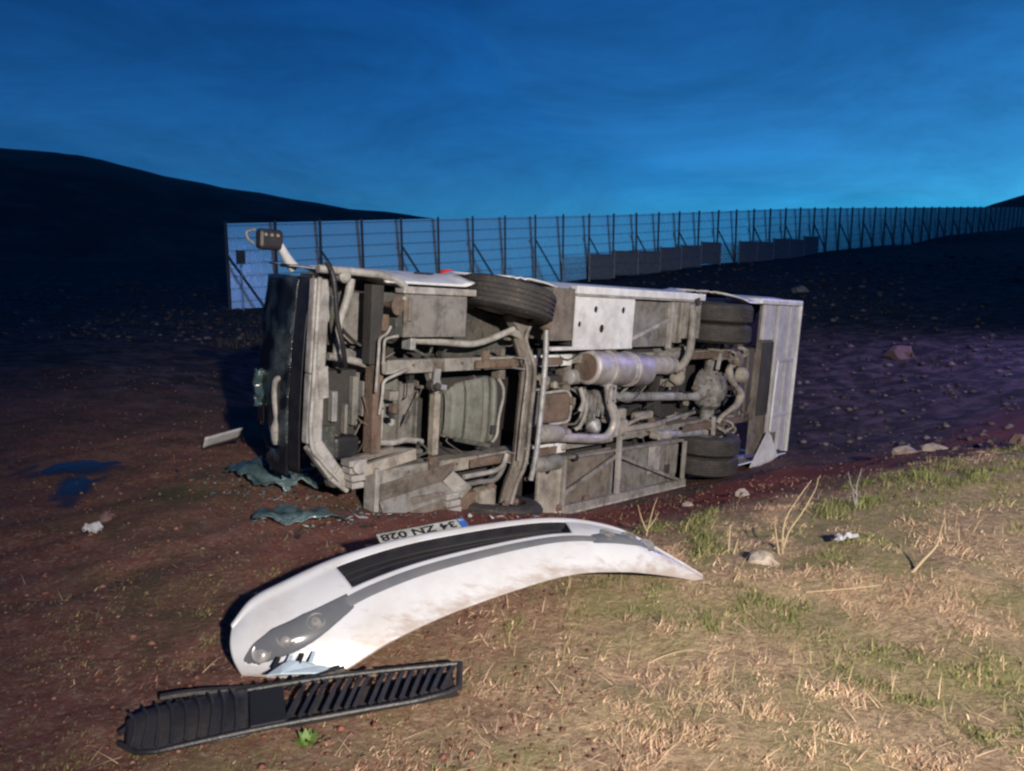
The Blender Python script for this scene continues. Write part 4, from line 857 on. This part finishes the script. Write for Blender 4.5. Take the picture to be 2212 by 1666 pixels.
patch(.25, .75, lambda q: .385, lambda q: .55, lambda u, v: .004 + .004 * math.sin(v * 3.14), 60, 4).build('trim_strip', 'greyband', bump, smooth=True, solid=.003)
for lf, q0, q1, lb, bulbs in ((lampL, .02, .262, 'near', ((.062, .31), (.12, .40), (.185, .455))), (lampR, .738, .93, 'far', ((.785, .58), (.84, .63), (.89, .66)))):
    ln = patch(q0, q1, lambda q: lf(q)[0], lambda q: lf(q)[1], lambda u, v: .006 + .012 * math.sin(v * 3.14) * math.sin(min(1, max(0, u)) * 3.14), 44, 12).build('headlamp', 'lens', bump, smooth=True, solid=.003)
    for q, t in bulbs:
        c = bsurf(q, t, .010); nn = (bsurf(q, t, .03) - bsurf(q, t, .0)).normalized()
        MB().lathe(c, nn, [(0, .030), (.005, .038), (.006, .038), (.003, .027), (.008, .012), (.009, .004)], 22).build('bulb_reflector', 'reflector', ln, smooth=True)
# scrape marks left by the ground
for q0, q1, t0, t1, r in ((.13, .27, .28, .30, .0045), (.10, .22, .20, .22, .003), (.84, .97, .40, .50, .006), (.86, .95, .30, .36, .005)):
    n_ = 14; MB().tube([tuple(bsurf(q0 + (q1 - q0) * k / n_, t0 + (t1 - t0) * k / n_, .0005)) for k in range(n_ + 1)], [.0005, r, r * .7, r, .0005], 5, 0).build('scrape_mark', 'rust', bump, smooth=True)
# number plate upside down behind the lip
pc = bsurf(.44, 1.0) + AX * .05 - NR * .05 + Vector((0, 0, .02))
pm = Matrix((-AX, (NR * 1.0 + Vector((0, 0, -.42))).normalized(), Vector((0, 0, 0)))).transposed()
xa = -AX + Vector((0, 0, -.055)); xa.normalize(); ya = (NR + Vector((0, 0, -.17))); ya = (ya - xa * ya.dot(xa)).normalized(); za = xa.cross(ya)
pl = empty('number_plate'); pl.parent = bump; mm = Matrix((xa, ya, za)).transposed().to_4x4(); mm.translation = pc; pl.matrix_local = mm @ Matrix.Scale(.86, 4)
MB().box(-.26, .26, -.056, .056, -.003, 0).build('plate', 'plate', pl, bevel=.002)
MB().box(-.258, -.215, -.054, .054, .0005, .002).build('blue_field', 'plateblue', pl)
for x0, x1, y0, y1 in ((-.26, .26, .050, .056), (-.26, .26, -.056, -.050), (.254, .26, -.05, .05)): MB().box(x0, x1, y0, y1, .0005, .0018).build('rim_line', 'ink', pl)
def text(body, x, y, size, m, parent, z=.003):
    cu = bpy.data.curves.new('lettering', 'FONT'); cu.body = body; cu.size = size; cu.align_x = 'CENTER'; cu.align_y = 'CENTER'; cu.extrude = .0008; cu.offset = .0022 * size / .1
    t = bpy.data.objects.new('lettering_source', cu); COL.objects.link(t)
    dg = bpy.context.evaluated_depsgraph_get(); me = bpy.data.meshes.new_from_object(t.evaluated_get(dg)); bpy.data.objects.remove(t)
    me.materials.clear(); me.materials.append(M[m]); o = bpy.data.objects.new('lettering', me); COL.objects.link(o); o.parent = parent; o.location = (x, y, z); return o
text('34 ZN 028', .02, 0, .098, 'ink', pl)
text('TR', -.2365, -.035, .026, 'plate', pl)

# ------------------------------------------------------------------ torn off grille
M['mesh'] = mat('dark_grille_mesh', (.012, .012, .013), .7, 0, (.05, .038, .03), 14)
GA = Vector((.9435, .3314, 0)); GN = Vector((-.3314, .9435, 0)); GO = Vector((-1.31, 2.315, .01))
gr = empty('grille', GO); tag(gr, 'black slatted plastic bus grille lying on the ground in front', 'grille')
def G(x, y, z): return GA * x + GN * y + Vector((0, 0, z))
edge_n = lambda x: np.interp(x, [0, .04, .12, .45, .7, 1.0, 1.17, 1.2], [.10, .03, .0, .0, -.005, .0, .03, .06])
edge_f = lambda x: np.interp(x, [0, .04, .12, .3, .45, .7, 1.0, 1.22], [.12, .19, .215, .235, .23, .22, .20, .185])
zz = lambda x, y: .02 + .10 * y + .02 * math.sin(x * 2.5)
MB().tube([G(x, edge_n(x), zz(x, 0)) for x in np.linspace(.0, 1.2, 20)], .010, 8, 0).build('lower_rail', 'black', gr, smooth=True)
MB().tube([G(x, edge_f(x), zz(x, .25)) for x in np.linspace(.0, 1.23, 20)], .010, 8, 0).build('upper_rail', 'black', gr, smooth=True)
MB().tube([G(1.19, .05, .02), G(1.21, .12, .035), G(1.23, .185, .045)], .013, 8, 3).build('end_rail', 'black', gr, smooth=True)
MB().grid(lambda s, t: G(.02 + .40 * s, edge_n(.02 + .4 * s) + (edge_f(.02 + .4 * s) - edge_n(.02 + .4 * s)) * t, .02 + .035 * math.sin(3.14 * t) * min(1, s * 6 + .2) + .05 * t), 26, 12).build('end_cover', 'black', gr, smooth=True, solid=.005)
for k in range(15):
    x0 = .548 + k * .0405 + rng.normal(0, .003); x1 = x0 + .10 + rng.normal(0, .006)
    yn, yf = edge_n(x0) + .01, edge_f(x1) - .015
    pts = [G(x0, yn, zz(x0, yn) + .010), G(x0 + .055, yn + (yf - yn) * .6, zz(x0, .12) + .018), G(x0 + .078, yn + (yf - yn) * .80, zz(x0, .18) + .016), G(x0 + .066, yf, zz(x1, yf) + .006)]
    q = MB()
    for a, b in zip(pts[:-1], pts[1:]): q.bar(a, b, .015, .006, (GA.x * .5, GA.y * .5, .8))
    q.build('slat', 'black', gr)
for k in range(9):
    x0 = .04 + k * .042; q = MB(); pts = []
    for t in np.linspace(.06, .94, 7):
        x = x0 + .018 * math.sin(t * 3.14) - .02 * t + .004 * math.sin(k * 5.1 + t * 3); pts.append(G(x, edge_n(x0) + (edge_f(x0) - edge_n(x0)) * t, .028 + .035 * math.sin(3.14 * t) * min(1, x0 * 6 + .2) + .05 * t))
    q.tube(pts, .006, 6, 0); q.build('slat', 'black', gr, smooth=True)
MB().box(-.062, .062, -.095, .095, -.006, .006).build('centre_plate', 'ink', gr, bevel=.006).matrix_local = Matrix.Translation(G(.485, .098, .058)) @ Matrix((GA, GN, Vector((0, 0, 1)))).transposed().to_4x4() @ Matrix.Rotation(R(8), 4, 'X')
MB().grid(lambda s, t: G(.55 + .63 * s, .01 + .15 * t, .012 + .02 * t), 8, 3).build('inner_mesh', 'mesh', gr, solid=.002)
# lattice strip on the far rail
MB().tube([G(x, .255 - .02 * x, .065 + .015 * math.sin(x * 9)) for x in np.linspace(.12, .78, 16)], .014, 7, 0).build('lattice_rail', 'black', gr, smooth=True)
for k in range(14):
    x = .16 + k * .045; MB().bar(G(x, .20, .05), G(x + .03, .25, .072), .012, .010).build('lattice_tooth', 'black', gr)
MB().grid(lambda s, t: G(.90 * s - .0 + .62 * (1 - s), .20 + .04 * t + .03 * math.sin(s * 3.14), .05 + .03 * noise.noise(Vector((s * 6, t * 3, 1)))), 14, 4).build('torn_foam', 'rust', gr, smooth=True, solid=.01)
# shattered strip of lamp plastic on top of it
fg = empty('lamp_fragment', G(.49, .265, .085) + GO); tag(fg, 'broken pale blue strip of lamp plastic between bumper and grille', 'fragment')
M['icy'] = mat('pale_blue_plastic', (.50, .60, .66), .35, 0, (.36, .45, .5), 8)
q = MB(); P0 = [(0, 0), (.05, -.035), (.20, -.02), (.235, .02), (.19, .03), (.17, .052), (.12, .04), (.09, .05), (.06, .03)]
q.sheet([GA * a + GN * b + Vector((0, 0, .02 * math.sin(a * 20))) for a, b in P0], .006); q.build('strip', 'icy', fg)
for k in range(4):
    a = .03 + .045 * k; MB().bar(GA * a + GN * .03 + Vector((0, 0, .012)), GA * (a + .02) + GN * .075 + Vector((0, 0, .03)), .014, .006).build('tooth', 'icy' if k % 2 else 'black', fg)

# ------------------------------------------------------------------ scattered pieces
def crumple(name, c, rx, ry, amp, m, label, cat, seed, rot=0, lift=.02, group=None):
    o = Vector((c[0], c[1], h(*c))); ca, sa = math.cos(rot), math.sin(rot); q = MB()
    def fn(s, t):
        a = (s - .5) * 2 * rx; b = (t - .5) * 2 * ry; x, y = a * ca - b * sa, a * sa + b * ca
        edge = max(0, 1 - (abs(s - .5) * 2) ** 3) * max(0, 1 - (abs(t - .5) * 2) ** 3)
        z = h(c[0] + x, c[1] + y) - o.z + lift + amp * (noise.noise(Vector((s * 5, t * 4, seed))) * .5 + .5) * (.3 + edge) + .3 * amp * noise.noise(Vector((s * 14, t * 12, seed)))
        return (x, y, z)
    def keep(s, t): return ((s - .5) ** 2 + (t - .5) ** 2) ** .5 < .42 + .11 * noise.noise(Vector((math.atan2(t - .5, s - .5) * 2, seed, 0)))
    q.grid(fn, 30, 26, keep); ob = q.build(name, m, None, smooth=True, solid=.005); ob.location = o
    return tag(ob, label, cat, group)
crumple('glass_sheet', (-1.42, 4.88), .34, .18, .07, 'shard', 'flat crumpled sheet of greenish safety glass on red soil before the bus', 'glass', 1.5, .3)
crumple('glass_sheet', (-1.78, 5.75), .42, .36, .13, 'shard', 'heap of shattered windscreen glass below the bus front', 'glass', 4.2, .6)
tp = empty('trim_piece', (-2.62, 6.35, h(-2.62, 6.35) + .02)); tag(tp, 'narrow white plastic trim piece lying beyond the glass heap', 'trim')
MB().grid(lambda s, t: (.22 * s, .52 * s + .0 * t, .02 + .03 * t + .02 * s + .012 * math.sin(t * 3.1)) if False else (.17 * s + .05 * t, .40 * s - .05 * t, .01 + .10 * t), 10, 4).build('strip', 'paper', tp, smooth=True, solid=.012)
MB().bar((0, .01, .0), (.17, .40, .0), .02, .02).build('rib', 'black', tp)
# puddle reflecting the sky
pw = bpy.data.materials.new('still_water'); pw.use_nodes = True; b_ = pw.node_tree.nodes['Principled BSDF']
b_.inputs['Base Color'].default_value = (.02, .018, .02, 1); b_.inputs['Roughness'].default_value = .26; b_.inputs['IOR'].default_value = 1.38; M['water'] = pw
def puddle(c, rx, ry, rot, label):
    q = MB(); n_, m_ = 48, 14; cx_, cy_ = c; z = h(cx_, cy_); ed = []
    for i in range(n_):
        a = 2 * math.pi * i / n_; k = 1 + .30 * noise.noise(Vector((math.cos(a) * 1.6, math.sin(a) * 1.6, 3))) + .12 * noise.noise(Vector((math.cos(a) * 5, math.sin(a) * 5, 8)))
        for j in range(m_ + 1):
            r_ = j / m_; x_, y_ = math.cos(a) * rx * k * r_, math.sin(a) * ry * k * r_; X, Y = cx_ + x_ * math.cos(rot) - y_ * math.sin(rot), cy_ + x_ * math.sin(rot) + y_ * math.cos(rot)
            q.v.append((X, Y, z + .02 * (1 - r_) + (max(h(X, Y) + .004, z) - z) * r_ ** 3)); ed.append(r_)
    for i in range(n_):
        for j in range(m_):
            a, b = i * (m_ + 1) + j, ((i + 1) % n_) * (m_ + 1) + j; q.f.append((a, b, b + 1, a + 1))
    o = q.build('puddle', 'water', smooth=True); at = o.data.attributes.new('edge', 'FLOAT', 'POINT'); at.data.foreach_set('value', ed)
    return tag(o, label, kind='structure')
t_ = pw.node_tree; ae = t_.nodes.new('ShaderNodeAttribute'); ae.attribute_name = 'edge'; ne = t_.nodes.new('ShaderNodeTexNoise'); ne.inputs['Scale'].default_value = 7; ne.inputs['Detail'].default_value = 6
te = t_.nodes.new('ShaderNodeTexCoord'); t_.links.new(te.outputs['Object'], ne.inputs[0])
me_ = t_.nodes.new('ShaderNodeMath'); me_.operation = 'MULTIPLY_ADD'; t_.links.new(ne.outputs[0], me_.inputs[0]); me_.inputs[1].default_value = .9; t_.links.new(ae.outputs['Fac'], me_.inputs[2])
re_ = t_.nodes.new('ShaderNodeMapRange'); re_.inputs[1].default_value = .75; re_.inputs[2].default_value = 1.3; t_.links.new(me_.outputs[0], re_.inputs[0])
tr_ = t_.nodes.new('ShaderNodeBsdfTransparent'); ms_ = t_.nodes.new('ShaderNodeMixShader'); t_.links.new(re_.outputs[0], ms_.inputs[0]); t_.links.new(b_.outputs[0], ms_.inputs[1]); t_.links.new(tr_.outputs[0], ms_.inputs[2]); t_.links.new(ms_.outputs[0], t_.nodes['Material Output'].inputs[0])
puddle((-3.5, 6.05), .60, .40, .4, 'shallow muddy puddle mirroring the blue dusk sky')
puddle((-3.2, 5.5), .20, .62, .3, 'narrow wet rut running off the muddy puddle')

def stone(c, r, m, label, seed, flat=.65):
    bm = bmesh.new(); bmesh.ops.create_icosphere(bm, subdivisions=2, radius=1)
    for v in bm.verts:
        d = 1 + .55 * noise.noise(v.co * 1.4 + Vector((seed, 0, 0))) + .25 * noise.noise(v.co * 3.6 + Vector((seed, 5, 0)))
        v.co = Vector((v.co.x * r * d, v.co.y * r * d * .85, v.co.z * r * d * flat))
    me = bpy.data.meshes.new('stone'); bm.to_mesh(me); bm.free(); me.materials.append(M[m])
    
    o = bpy.data.objects.new('stone', me); COL.objects.link(o); o.location = (c[0], c[1], h(*c) + r * flat * .12); o.rotation_euler = (0, 0, seed)
    return tag(o, label, 'stone', 'loose stones on the slope')
stone((1.37, 4.0), .085, 'stone', 'pale angular stone in the grass beside the bumper tip', 1.2)
stone((1.93, 6.2), .075, 'stone', 'pale stone on red soil below the lower luggage bay', 2.4)
stone((1.45, 6.1), .05, 'stone', 'smaller flat pale stone on red soil nearest the lower bay frame', 9.1)
stone((5.15, 9.2), .16, 'stone', 'pale lumpy stone on the dark bank behind the grass crest', 3.3)
stone((4.45, 8.5), .15, 'stone', 'low brownish stone beside the lumpy one on the dark bank', 5.7, .45)
stone((8.4, 16.5), .31, 'redstone', 'large reddish boulder on the dark slope behind the bus rear', 6.3, .7)
stone((4.75, 7.0), .12, 'redstone', 'reddish stone at the right edge of the grass crest', 7.7)
stone((10.4, 28.0), .3, 'stone', 'grey stone far behind the rear corner of the bus', 8.8)
stone((-2.6, 4.75), .06, 'redstone', 'small brown stone near the white litter', 11.2)
lt = crumple('litter', (1.9, 4.2), .075, .05, .04, 'paper', 'crumpled pale plastic litter in the green grass strip', 'litter', 8.1)
lt = crumple('litter', (-2.5, 4.4), .07, .05, .06, 'paper', 'small crumpled white litter on the dark red soil', 'litter', 2.1)

# ------------------------------------------------------------------ dry weeds
def weed(c, stems, label, m='straw', r=.006):
    root = empty('dry_weed', (c[0], c[1], h(*c) - .01)); tag(root, label, 'weed', 'dry weeds on the grass crest')
    for pts in stems: MB().tube([Vector(p) for p in pts], [r, r * .8, r * .5, r * .3], 6, 5).build('stem', m, root, smooth=True)
    return root
weed((1.52, 4.12), [[(0, 0, 0), (-.0, .02, .12), (.03, .05, .22), (.12, .10, .33), (.19, .14, .40)], [(0, 0, .05), (.04, .03, .14), (.12, .06, .24), (.20, .10, .36), (.22, .12, .42)], [(-.02, 0, 0), (-.035, .03, .12), (-.04, .04, .2)]], 'tall forked dry weed between the bumper tip and the bus')
weed((2.06, 3.78), [[(0, 0, 0), (.07, .03, .06), (.15, .05, .14), (.17, .06, .22), (.18, .05, .29)]], 'single bent straw stalk standing alone on the right grass', r=.008)
weed((.84, 4.62), [[(0, 0, 0), (.02, .0, .1), (.05, .02, .2), (.07, .03, .25)], [(0, 0, .04), (.05, .02, .1), (.08, .02, .16)], [(0, 0, .05), (-.03, .02, .12), (-.05, .03, .2)]], 'short branched weed behind the raised lamp end of the bumper', r=.005)
weed((1.22, 4.15), [[(0, 0, 0), (.01, .02, .1), (.015, .03, .17)], [(.03, 0, 0), (.06, .02, .09)]], 'short straight straw beside the pale angular stone', r=.007)
weed((2.3, 4.95), [[(0, 0, 0), (-.03, .02, .14), (-.06, .03, .26)], [(0, 0, 0), (.0, .02, .16), (.03, .03, .28)], [(0, 0, .1), (-.06, .02, .2)]], 'greyish three stemmed weed high on the grass crest', 'beige', .006)
weed((1.75, 3.62), [[(-.3, -.02, .012), (0, .02, .02), (.35, .1, .03), (.8, .2, .035)]], 'long straw lying flat across the right grass', r=.004)
weed((.55, 3.05), [[(0, 0, 0), (.1, .04, .03), (.22, .06, .05), (.3, .04, .04)]], 'bent straw lying in the grass between grille and bumper tip', r=.004)
# low green plant by the grille
gpl = empty('leafy_plant', (-.70, 2.45, h(-.7, 2.45) - .012)); tag(gpl, 'small bright green leafy clump at the near edge of the grille', 'plant')
M['leaf'] = mat('fresh_green_leaf', (.12, .20, .035), .6, 0, (.08, .14, .03), 20)
for k in range(26):
    a = rng.uniform(0, 6.28); l = rng.uniform(.03, .07); e = rng.uniform(.2, 1.2); d_ = Vector((math.cos(a) * math.cos(e), math.sin(a) * math.cos(e), math.sin(e))); sd = Vector((-math.sin(a), math.cos(a), 0))
    b0 = Vector((rng.normal(0, .012), rng.normal(0, .012), 0)); q = MB()
    q.add([b0, b0 + d_ * l * .5 + sd * l * .28, b0 + d_ * l, b0 + d_ * l * .5 - sd * l * .28], [(0, 1, 2), (0, 2, 3)]); q.build('leaf', 'leaf', gpl)

# ------------------------------------------------------------------ grass, straw and pebbles
def blademat(name):
    m = bpy.data.materials.new(name); m.use_nodes = True; t = m.node_tree; b = t.nodes['Principled BSDF']; a = t.nodes.new('ShaderNodeAttribute'); a.attribute_name = 'tint'
    t.links.new(a.outputs['Color'], b.inputs['Base Color']); b.inputs['Roughness'].default_value = .8; b.inputs['Specular IOR Level'].default_value = .25
    return m
M['blade'] = blademat('grass_blades')
def blades(name, x, y, length, lean_dir, lean, width, col, label):
    n = len(x); z = H(x, y) - .004
    dx, dy = np.cos(lean_dir), np.sin(lean_dir); cl_, sl = np.cos(lean), np.sin(lean)
    yaw = rng.uniform(0, math.pi, n); wx, wy = np.cos(yaw) * width / 2, np.sin(yaw) * width / 2
    base = np.stack([x, y, z], 1); mid = base + np.stack([dx * cl_ * length * .45, dy * cl_ * length * .45, sl * length * .6], 1); tip = base + np.stack([dx * cl_ * length, dy * cl_ * length, sl * length], 1)
    W = np.stack([wx, wy, np.zeros(n)], 1)
    co = np.stack([base - W, base + W, mid - W * .7, mid + W * .7, tip], 1).reshape(-1, 3)
    k = np.arange(n) * 5; fa = np.stack([k, k + 1, k + 3, k, k + 3, k + 2, k + 2, k + 3, k + 4], 1).reshape(-1)
    me = bpy.data.meshes.new(name); me.vertices.add(n * 5); me.vertices.foreach_set('co', co.ravel().astype(np.float32))
    me.loops.add(len(fa)); me.loops.foreach_set('vertex_index', fa.astype(np.int32)); me.polygons.add(n * 3); me.polygons.foreach_set('loop_start', np.arange(0, n * 9, 3, dtype=np.int32))
    me.update(calc_edges=True)
    at = me.attributes.new('tint', 'FLOAT_COLOR', 'POINT'); at.data.foreach_set('color', np.repeat(np.c_[col, np.ones(n)], 5, axis=0).ravel().astype(np.float32))
    me.materials.append(M['blade']); o = bpy.data.objects.new(name, me); COL.objects.link(o); return tag(o, label, kind='stuff')
def scatter(n, dmin, dmax, amax=.80):
    d = np.exp(rng.uniform(np.log(dmin), np.log(dmax), n)); a = rng.uniform(-amax, amax, n); return np.sin(a) * d, np.cos(a) * d
def fbm(x, y, s, sx, sy):
    o = 0
    for k in range(4):
        a = .6 + 1.3 * k; X, Y = x * math.cos(a) - y * math.sin(a), x * math.sin(a) + y * math.cos(a); o = o + vnoise(X * s * 2.03 ** k + sx, Y * s * 2.03 ** k + sy) * .55 ** k
    return o / 1.1 + .5
crest = lambda x: np.interp(x, [-6, -1.5, -.3, 1.2, 2.6, 4.7, 9], [4.4, 4.4, 4.55, 4.9, 5.6, 6.9, 9.2])
x, y = scatter(760000, 1.9, 8.0)
g1 = fbm(x, y, 1.5, 3, 0); g2 = fbm(x, y, 5, 0, 7); g3 = fbm(x, y, .8, 20, 4)
right = np.clip((x + .9 - .12 * (y - 3)) / 1.6, 0, 1)              # dry straw sward on the road side, bare trodden soil towards the wreck front
dens = (.26 + .74 * right) * np.clip((g2 - .14) * 2.4, .15, 1)
dens *= np.clip((crest(x) - y) / .35 + .9, .06, 1)
keep = rng.random(len(x)) < dens
x, y, g1, g2, g3, right = (v[keep] for v in (x, y, g1, g2, g3, right)); n = len(x)
near_crest = np.exp(-((crest(x) - y - .35) / .55) ** 2) * (x > .2)
gp = np.clip((g1 - .50) * 3.2 + (g3 - .5) * 1.0 + .26 + near_crest * .6 + np.exp(-((x - .17) ** 2 + (y - 3.42) ** 2) / .09) * 1.1 + np.exp(-((x - .45) ** 2 + (y - 2.75) ** 2) / .05) * .9, 0, .92)
isg = rng.random(n) < gp * .75
straw = np.array([.75, .54, .35]); brown = np.array([.44, .29, .18]); grn = np.array([.175, .19, .065]); red = np.array([.27, .12, .08])
mixk = np.clip(rng.random(n) * .8 + (fbm(x, y, 2.4, 40, 2) - .4) * .8, 0, 1)[:, None]; colr = straw * mixk + brown * (1 - mixk)
colr = np.where((rng.random(n) < (.6 * (1 - right) + .10 + .5 * np.clip(g3 - .62, 0, 1)))[:, None], red, colr)
colr = np.where(isg[:, None], grn * (.55 + .8 * rng.random(n)[:, None]), colr) * (.65 + .6 * rng.random(n)[:, None])
clump = np.clip(fbm(x, y, 7, 11, 31) * 1.6 - .25, .15, 1.3)
length = np.where(isg, rng.uniform(.015, .055, n) * (1 + .9 * near_crest), np.exp(rng.uniform(np.log(.012), np.log(.085), n))) * (.48 + .38 * right) * clump
lean = np.where(isg, rng.uniform(.4, 1.3, n), rng.beta(1.1, 3.6, n) * 1.1)
blades('grass', x, y, length, rng.normal(.75, .8, n), lean, rng.uniform(.0015, .0048, n) * (.8 + .12 * y), colr, 'dry straw and green grass on the road side slope')
# flattened straw litter and a few taller bents
x, y = scatter(9000, 1.9, 7.5); kk = (rng.random(len(x)) < np.clip((x + 1.0) / 1.6, .08, 1)) & (y < crest(x) + .3); x, y = x[kk], y[kk]; n = len(x); k1 = rng.random(n)[:, None]
blades('straw_litter', x, y, rng.uniform(.05, .17, n), rng.uniform(0, 6.28, n), rng.uniform(.02, .18, n), rng.uniform(.002, .005, n), straw * (.7 + .5 * k1), 'loose flattened straw stalks lying on the verge')
x, y = scatter(1500, 2.2, 7.0); kk = (x > -.2) & (y < crest(x) + .1) & (y > 2.6); x, y = x[kk], y[kk]; n = len(x); k1 = rng.random(n)[:, None]
blades('grass', x, y, rng.uniform(.05, .12, n), rng.normal(.6, .8, n), rng.uniform(.8, 1.45, n), rng.uniform(.002, .004, n), (straw * .8 * k1 + grn * (1 - k1)), 'thin taller grass bents on the verge')
# farther scrub on the dark field
x, y = scatter(60000, 7.5, 40, 1.0); gq = vnoise(x * .7, y * .7) + vnoise(x * .2 + 5, y * .2) > .12
x, y = x[gq], y[gq]; n = len(x)
keep = y > 15
x, y = x[keep], y[keep]; n = len(x); k1 = rng.random(n)[:, None]
blades('grass', x, y, rng.uniform(.05, .2, n), rng.uniform(0, 6.28, n), rng.uniform(.4, 1.3, n), rng.uniform(.008, .03, n), (np.array([.05, .05, .03]) * k1 + np.array([.08, .065, .045]) * (1 - k1)), 'low sparse scrub on the dark field behind the bus')
# pebbles and clods
def pebbles(n, dmin, dmax, smin, smax, cols, name, label, mask=None):
    x, y = scatter(n, dmin, dmax, .85)
    if mask is not None: kk = mask(x, y); x, y = x[kk], y[kk]
    n = len(x); z = H(x, y); s = np.exp(rng.uniform(np.log(smin), np.log(smax), n)) * (.6 + .1 * np.hypot(x, y))
    base = np.array([(1, 0, 0), (-1, 0, 0), (0, 1, 0), (0, -1, 0), (0, 0, .7), (0, 0, -.5), (.6, .6, .3), (-.6, .6, .35), (.6, -.6, .3), (-.6, -.6, .35)])
    from_f = np.array([(0, 6, 4), (6, 2, 4), (2, 7, 4), (7, 1, 4), (1, 9, 4), (9, 3, 4), (3, 8, 4), (8, 0, 4), (0, 5, 6), (6, 5, 2), (2, 5, 7), (7, 5, 1), (1, 5, 9), (9, 5, 3), (3, 5, 8), (8, 5, 0)])
    a = rng.uniform(0, 6.28, n); jit = rng.uniform(.65, 1.35, (n, 10, 1)); v = base[None] * jit * s[:, None, None]
    c, sn = np.cos(a)[:, None], np.sin(a)[:, None]; vx = v[..., 0] * c - v[..., 1] * sn + x[:, None]; vy = v[..., 0] * sn + v[..., 1] * c + y[:, None]; vz = v[..., 2] + (z + s * .15)[:, None]
    co = np.stack([vx, vy, vz], -1).reshape(-1, 3); fa = (from_f[None] + (np.arange(n) * 10)[:, None, None]).reshape(-1)
    me = bpy.data.meshes.new(name); me.vertices.add(n * 10); me.vertices.foreach_set('co', co.ravel().astype(np.float32)); me.loops.add(len(fa)); me.loops.foreach_set('vertex_index', fa.astype(np.int32))
    me.polygons.add(n * 16); me.polygons.foreach_set('loop_start', np.arange(0, n * 48, 3, dtype=np.int32)); me.update(calc_edges=True)
    col = np.array(cols)[rng.integers(0, len(cols), n)] * rng.uniform(.6, 1.25, (n, 1))
    at = me.attributes.new('tint', 'FLOAT_COLOR', 'POINT'); at.data.foreach_set('color', np.repeat(np.c_[col, np.ones(n)], 10, axis=0).ravel().astype(np.float32))
    me.materials.append(M['blade']); o = bpy.data.objects.new(name, me); COL.objects.link(o); return tag(o, label, kind='stuff')
pebbles(9000, 2, 12, .003, .013, [(.18, .08, .055), (.15, .07, .05), (.21, .13, .095), (.12, .06, .045)], 'pebbles', 'small red clods and pebbles over the soil', lambda x, y: (x < .4) | (y > crest(x) - .3))
pebbles(4200, 9, 45, .006, .036, [(.13, .10, .09), (.09, .07, .065), (.16, .13, .125)], 'rubble', 'scattered stones over the dark slope', lambda x, y: (x > 4.4) | (y > 15))
pebbles(520, 2.2, 8, .007, .020, [(.19, .075, .052), (.16, .07, .05), (.20, .10, .07)], 'clods', 'broken red soil clods near the wreck', lambda x, y: (x < .2) & (y < 7))
def bits(name, m, spots, label):
    q = MB()
    for cx_, cy_, s_, n_ in spots:
        for k in range(n_):
            x_, y_ = cx_ + rng.normal(0, s_), cy_ + rng.normal(0, s_ * .7); a = rng.uniform(0, 6.28); l_ = rng.uniform(.008, .04); e_ = rng.uniform(-.5, .5); z_ = h(x_, y_) + .008
            d1 = Vector((math.cos(a), math.sin(a), e_)) * l_; d2 = Vector((-math.sin(a), math.cos(a), rng.uniform(-.3, .3))) * l_ * rng.uniform(.3, .8); p0 = Vector((x_, y_, z_))
            q.sheet([p0 - d1, p0 + d2 * .7, p0 + d1 * .9, p0 - d2], .003)
    tag(q.build(name, m), label, kind='stuff')
bits('plastic_bits', 'paper', ((-1.3, 5.1, .28, 20), (-2.0, 5.9, .3, 10), (.1, 5.5, .3, 8)), 'small white plastic splinters around the wreck front')
bits('trim_bits', 'black', ((-1.2, 4.8, .5, 26), (-.9, 2.75, .2, 10), (-1.9, 5.6, .4, 16), (.4, 5.6, .5, 10)), 'small black plastic splinters around bumper and grille')
# crumbs of broken glass
def crumbs():
    q = MB()
    for cx_, cy_, s_, n_ in ((-1.8, 5.5, .32, 200), (-1.42, 4.85, .3, 140), (-1.2, 5.3, .4, 60)):
        for k in range(n_):
            x_, y_ = cx_ + rng.normal(0, s_), cy_ + rng.normal(0, s_ * .7); r = rng.uniform(.003, .008); z_ = h(x_, y_) + r * .5; q.box(x_ - r, x_ + r, y_ - r * .7, y_ + r * .7, z_, z_ + r)
    tag(q.build('glass_crumbs', 'shard'), 'tiny crumbs of broken glass round the bus front', kind='stuff')
crumbs()
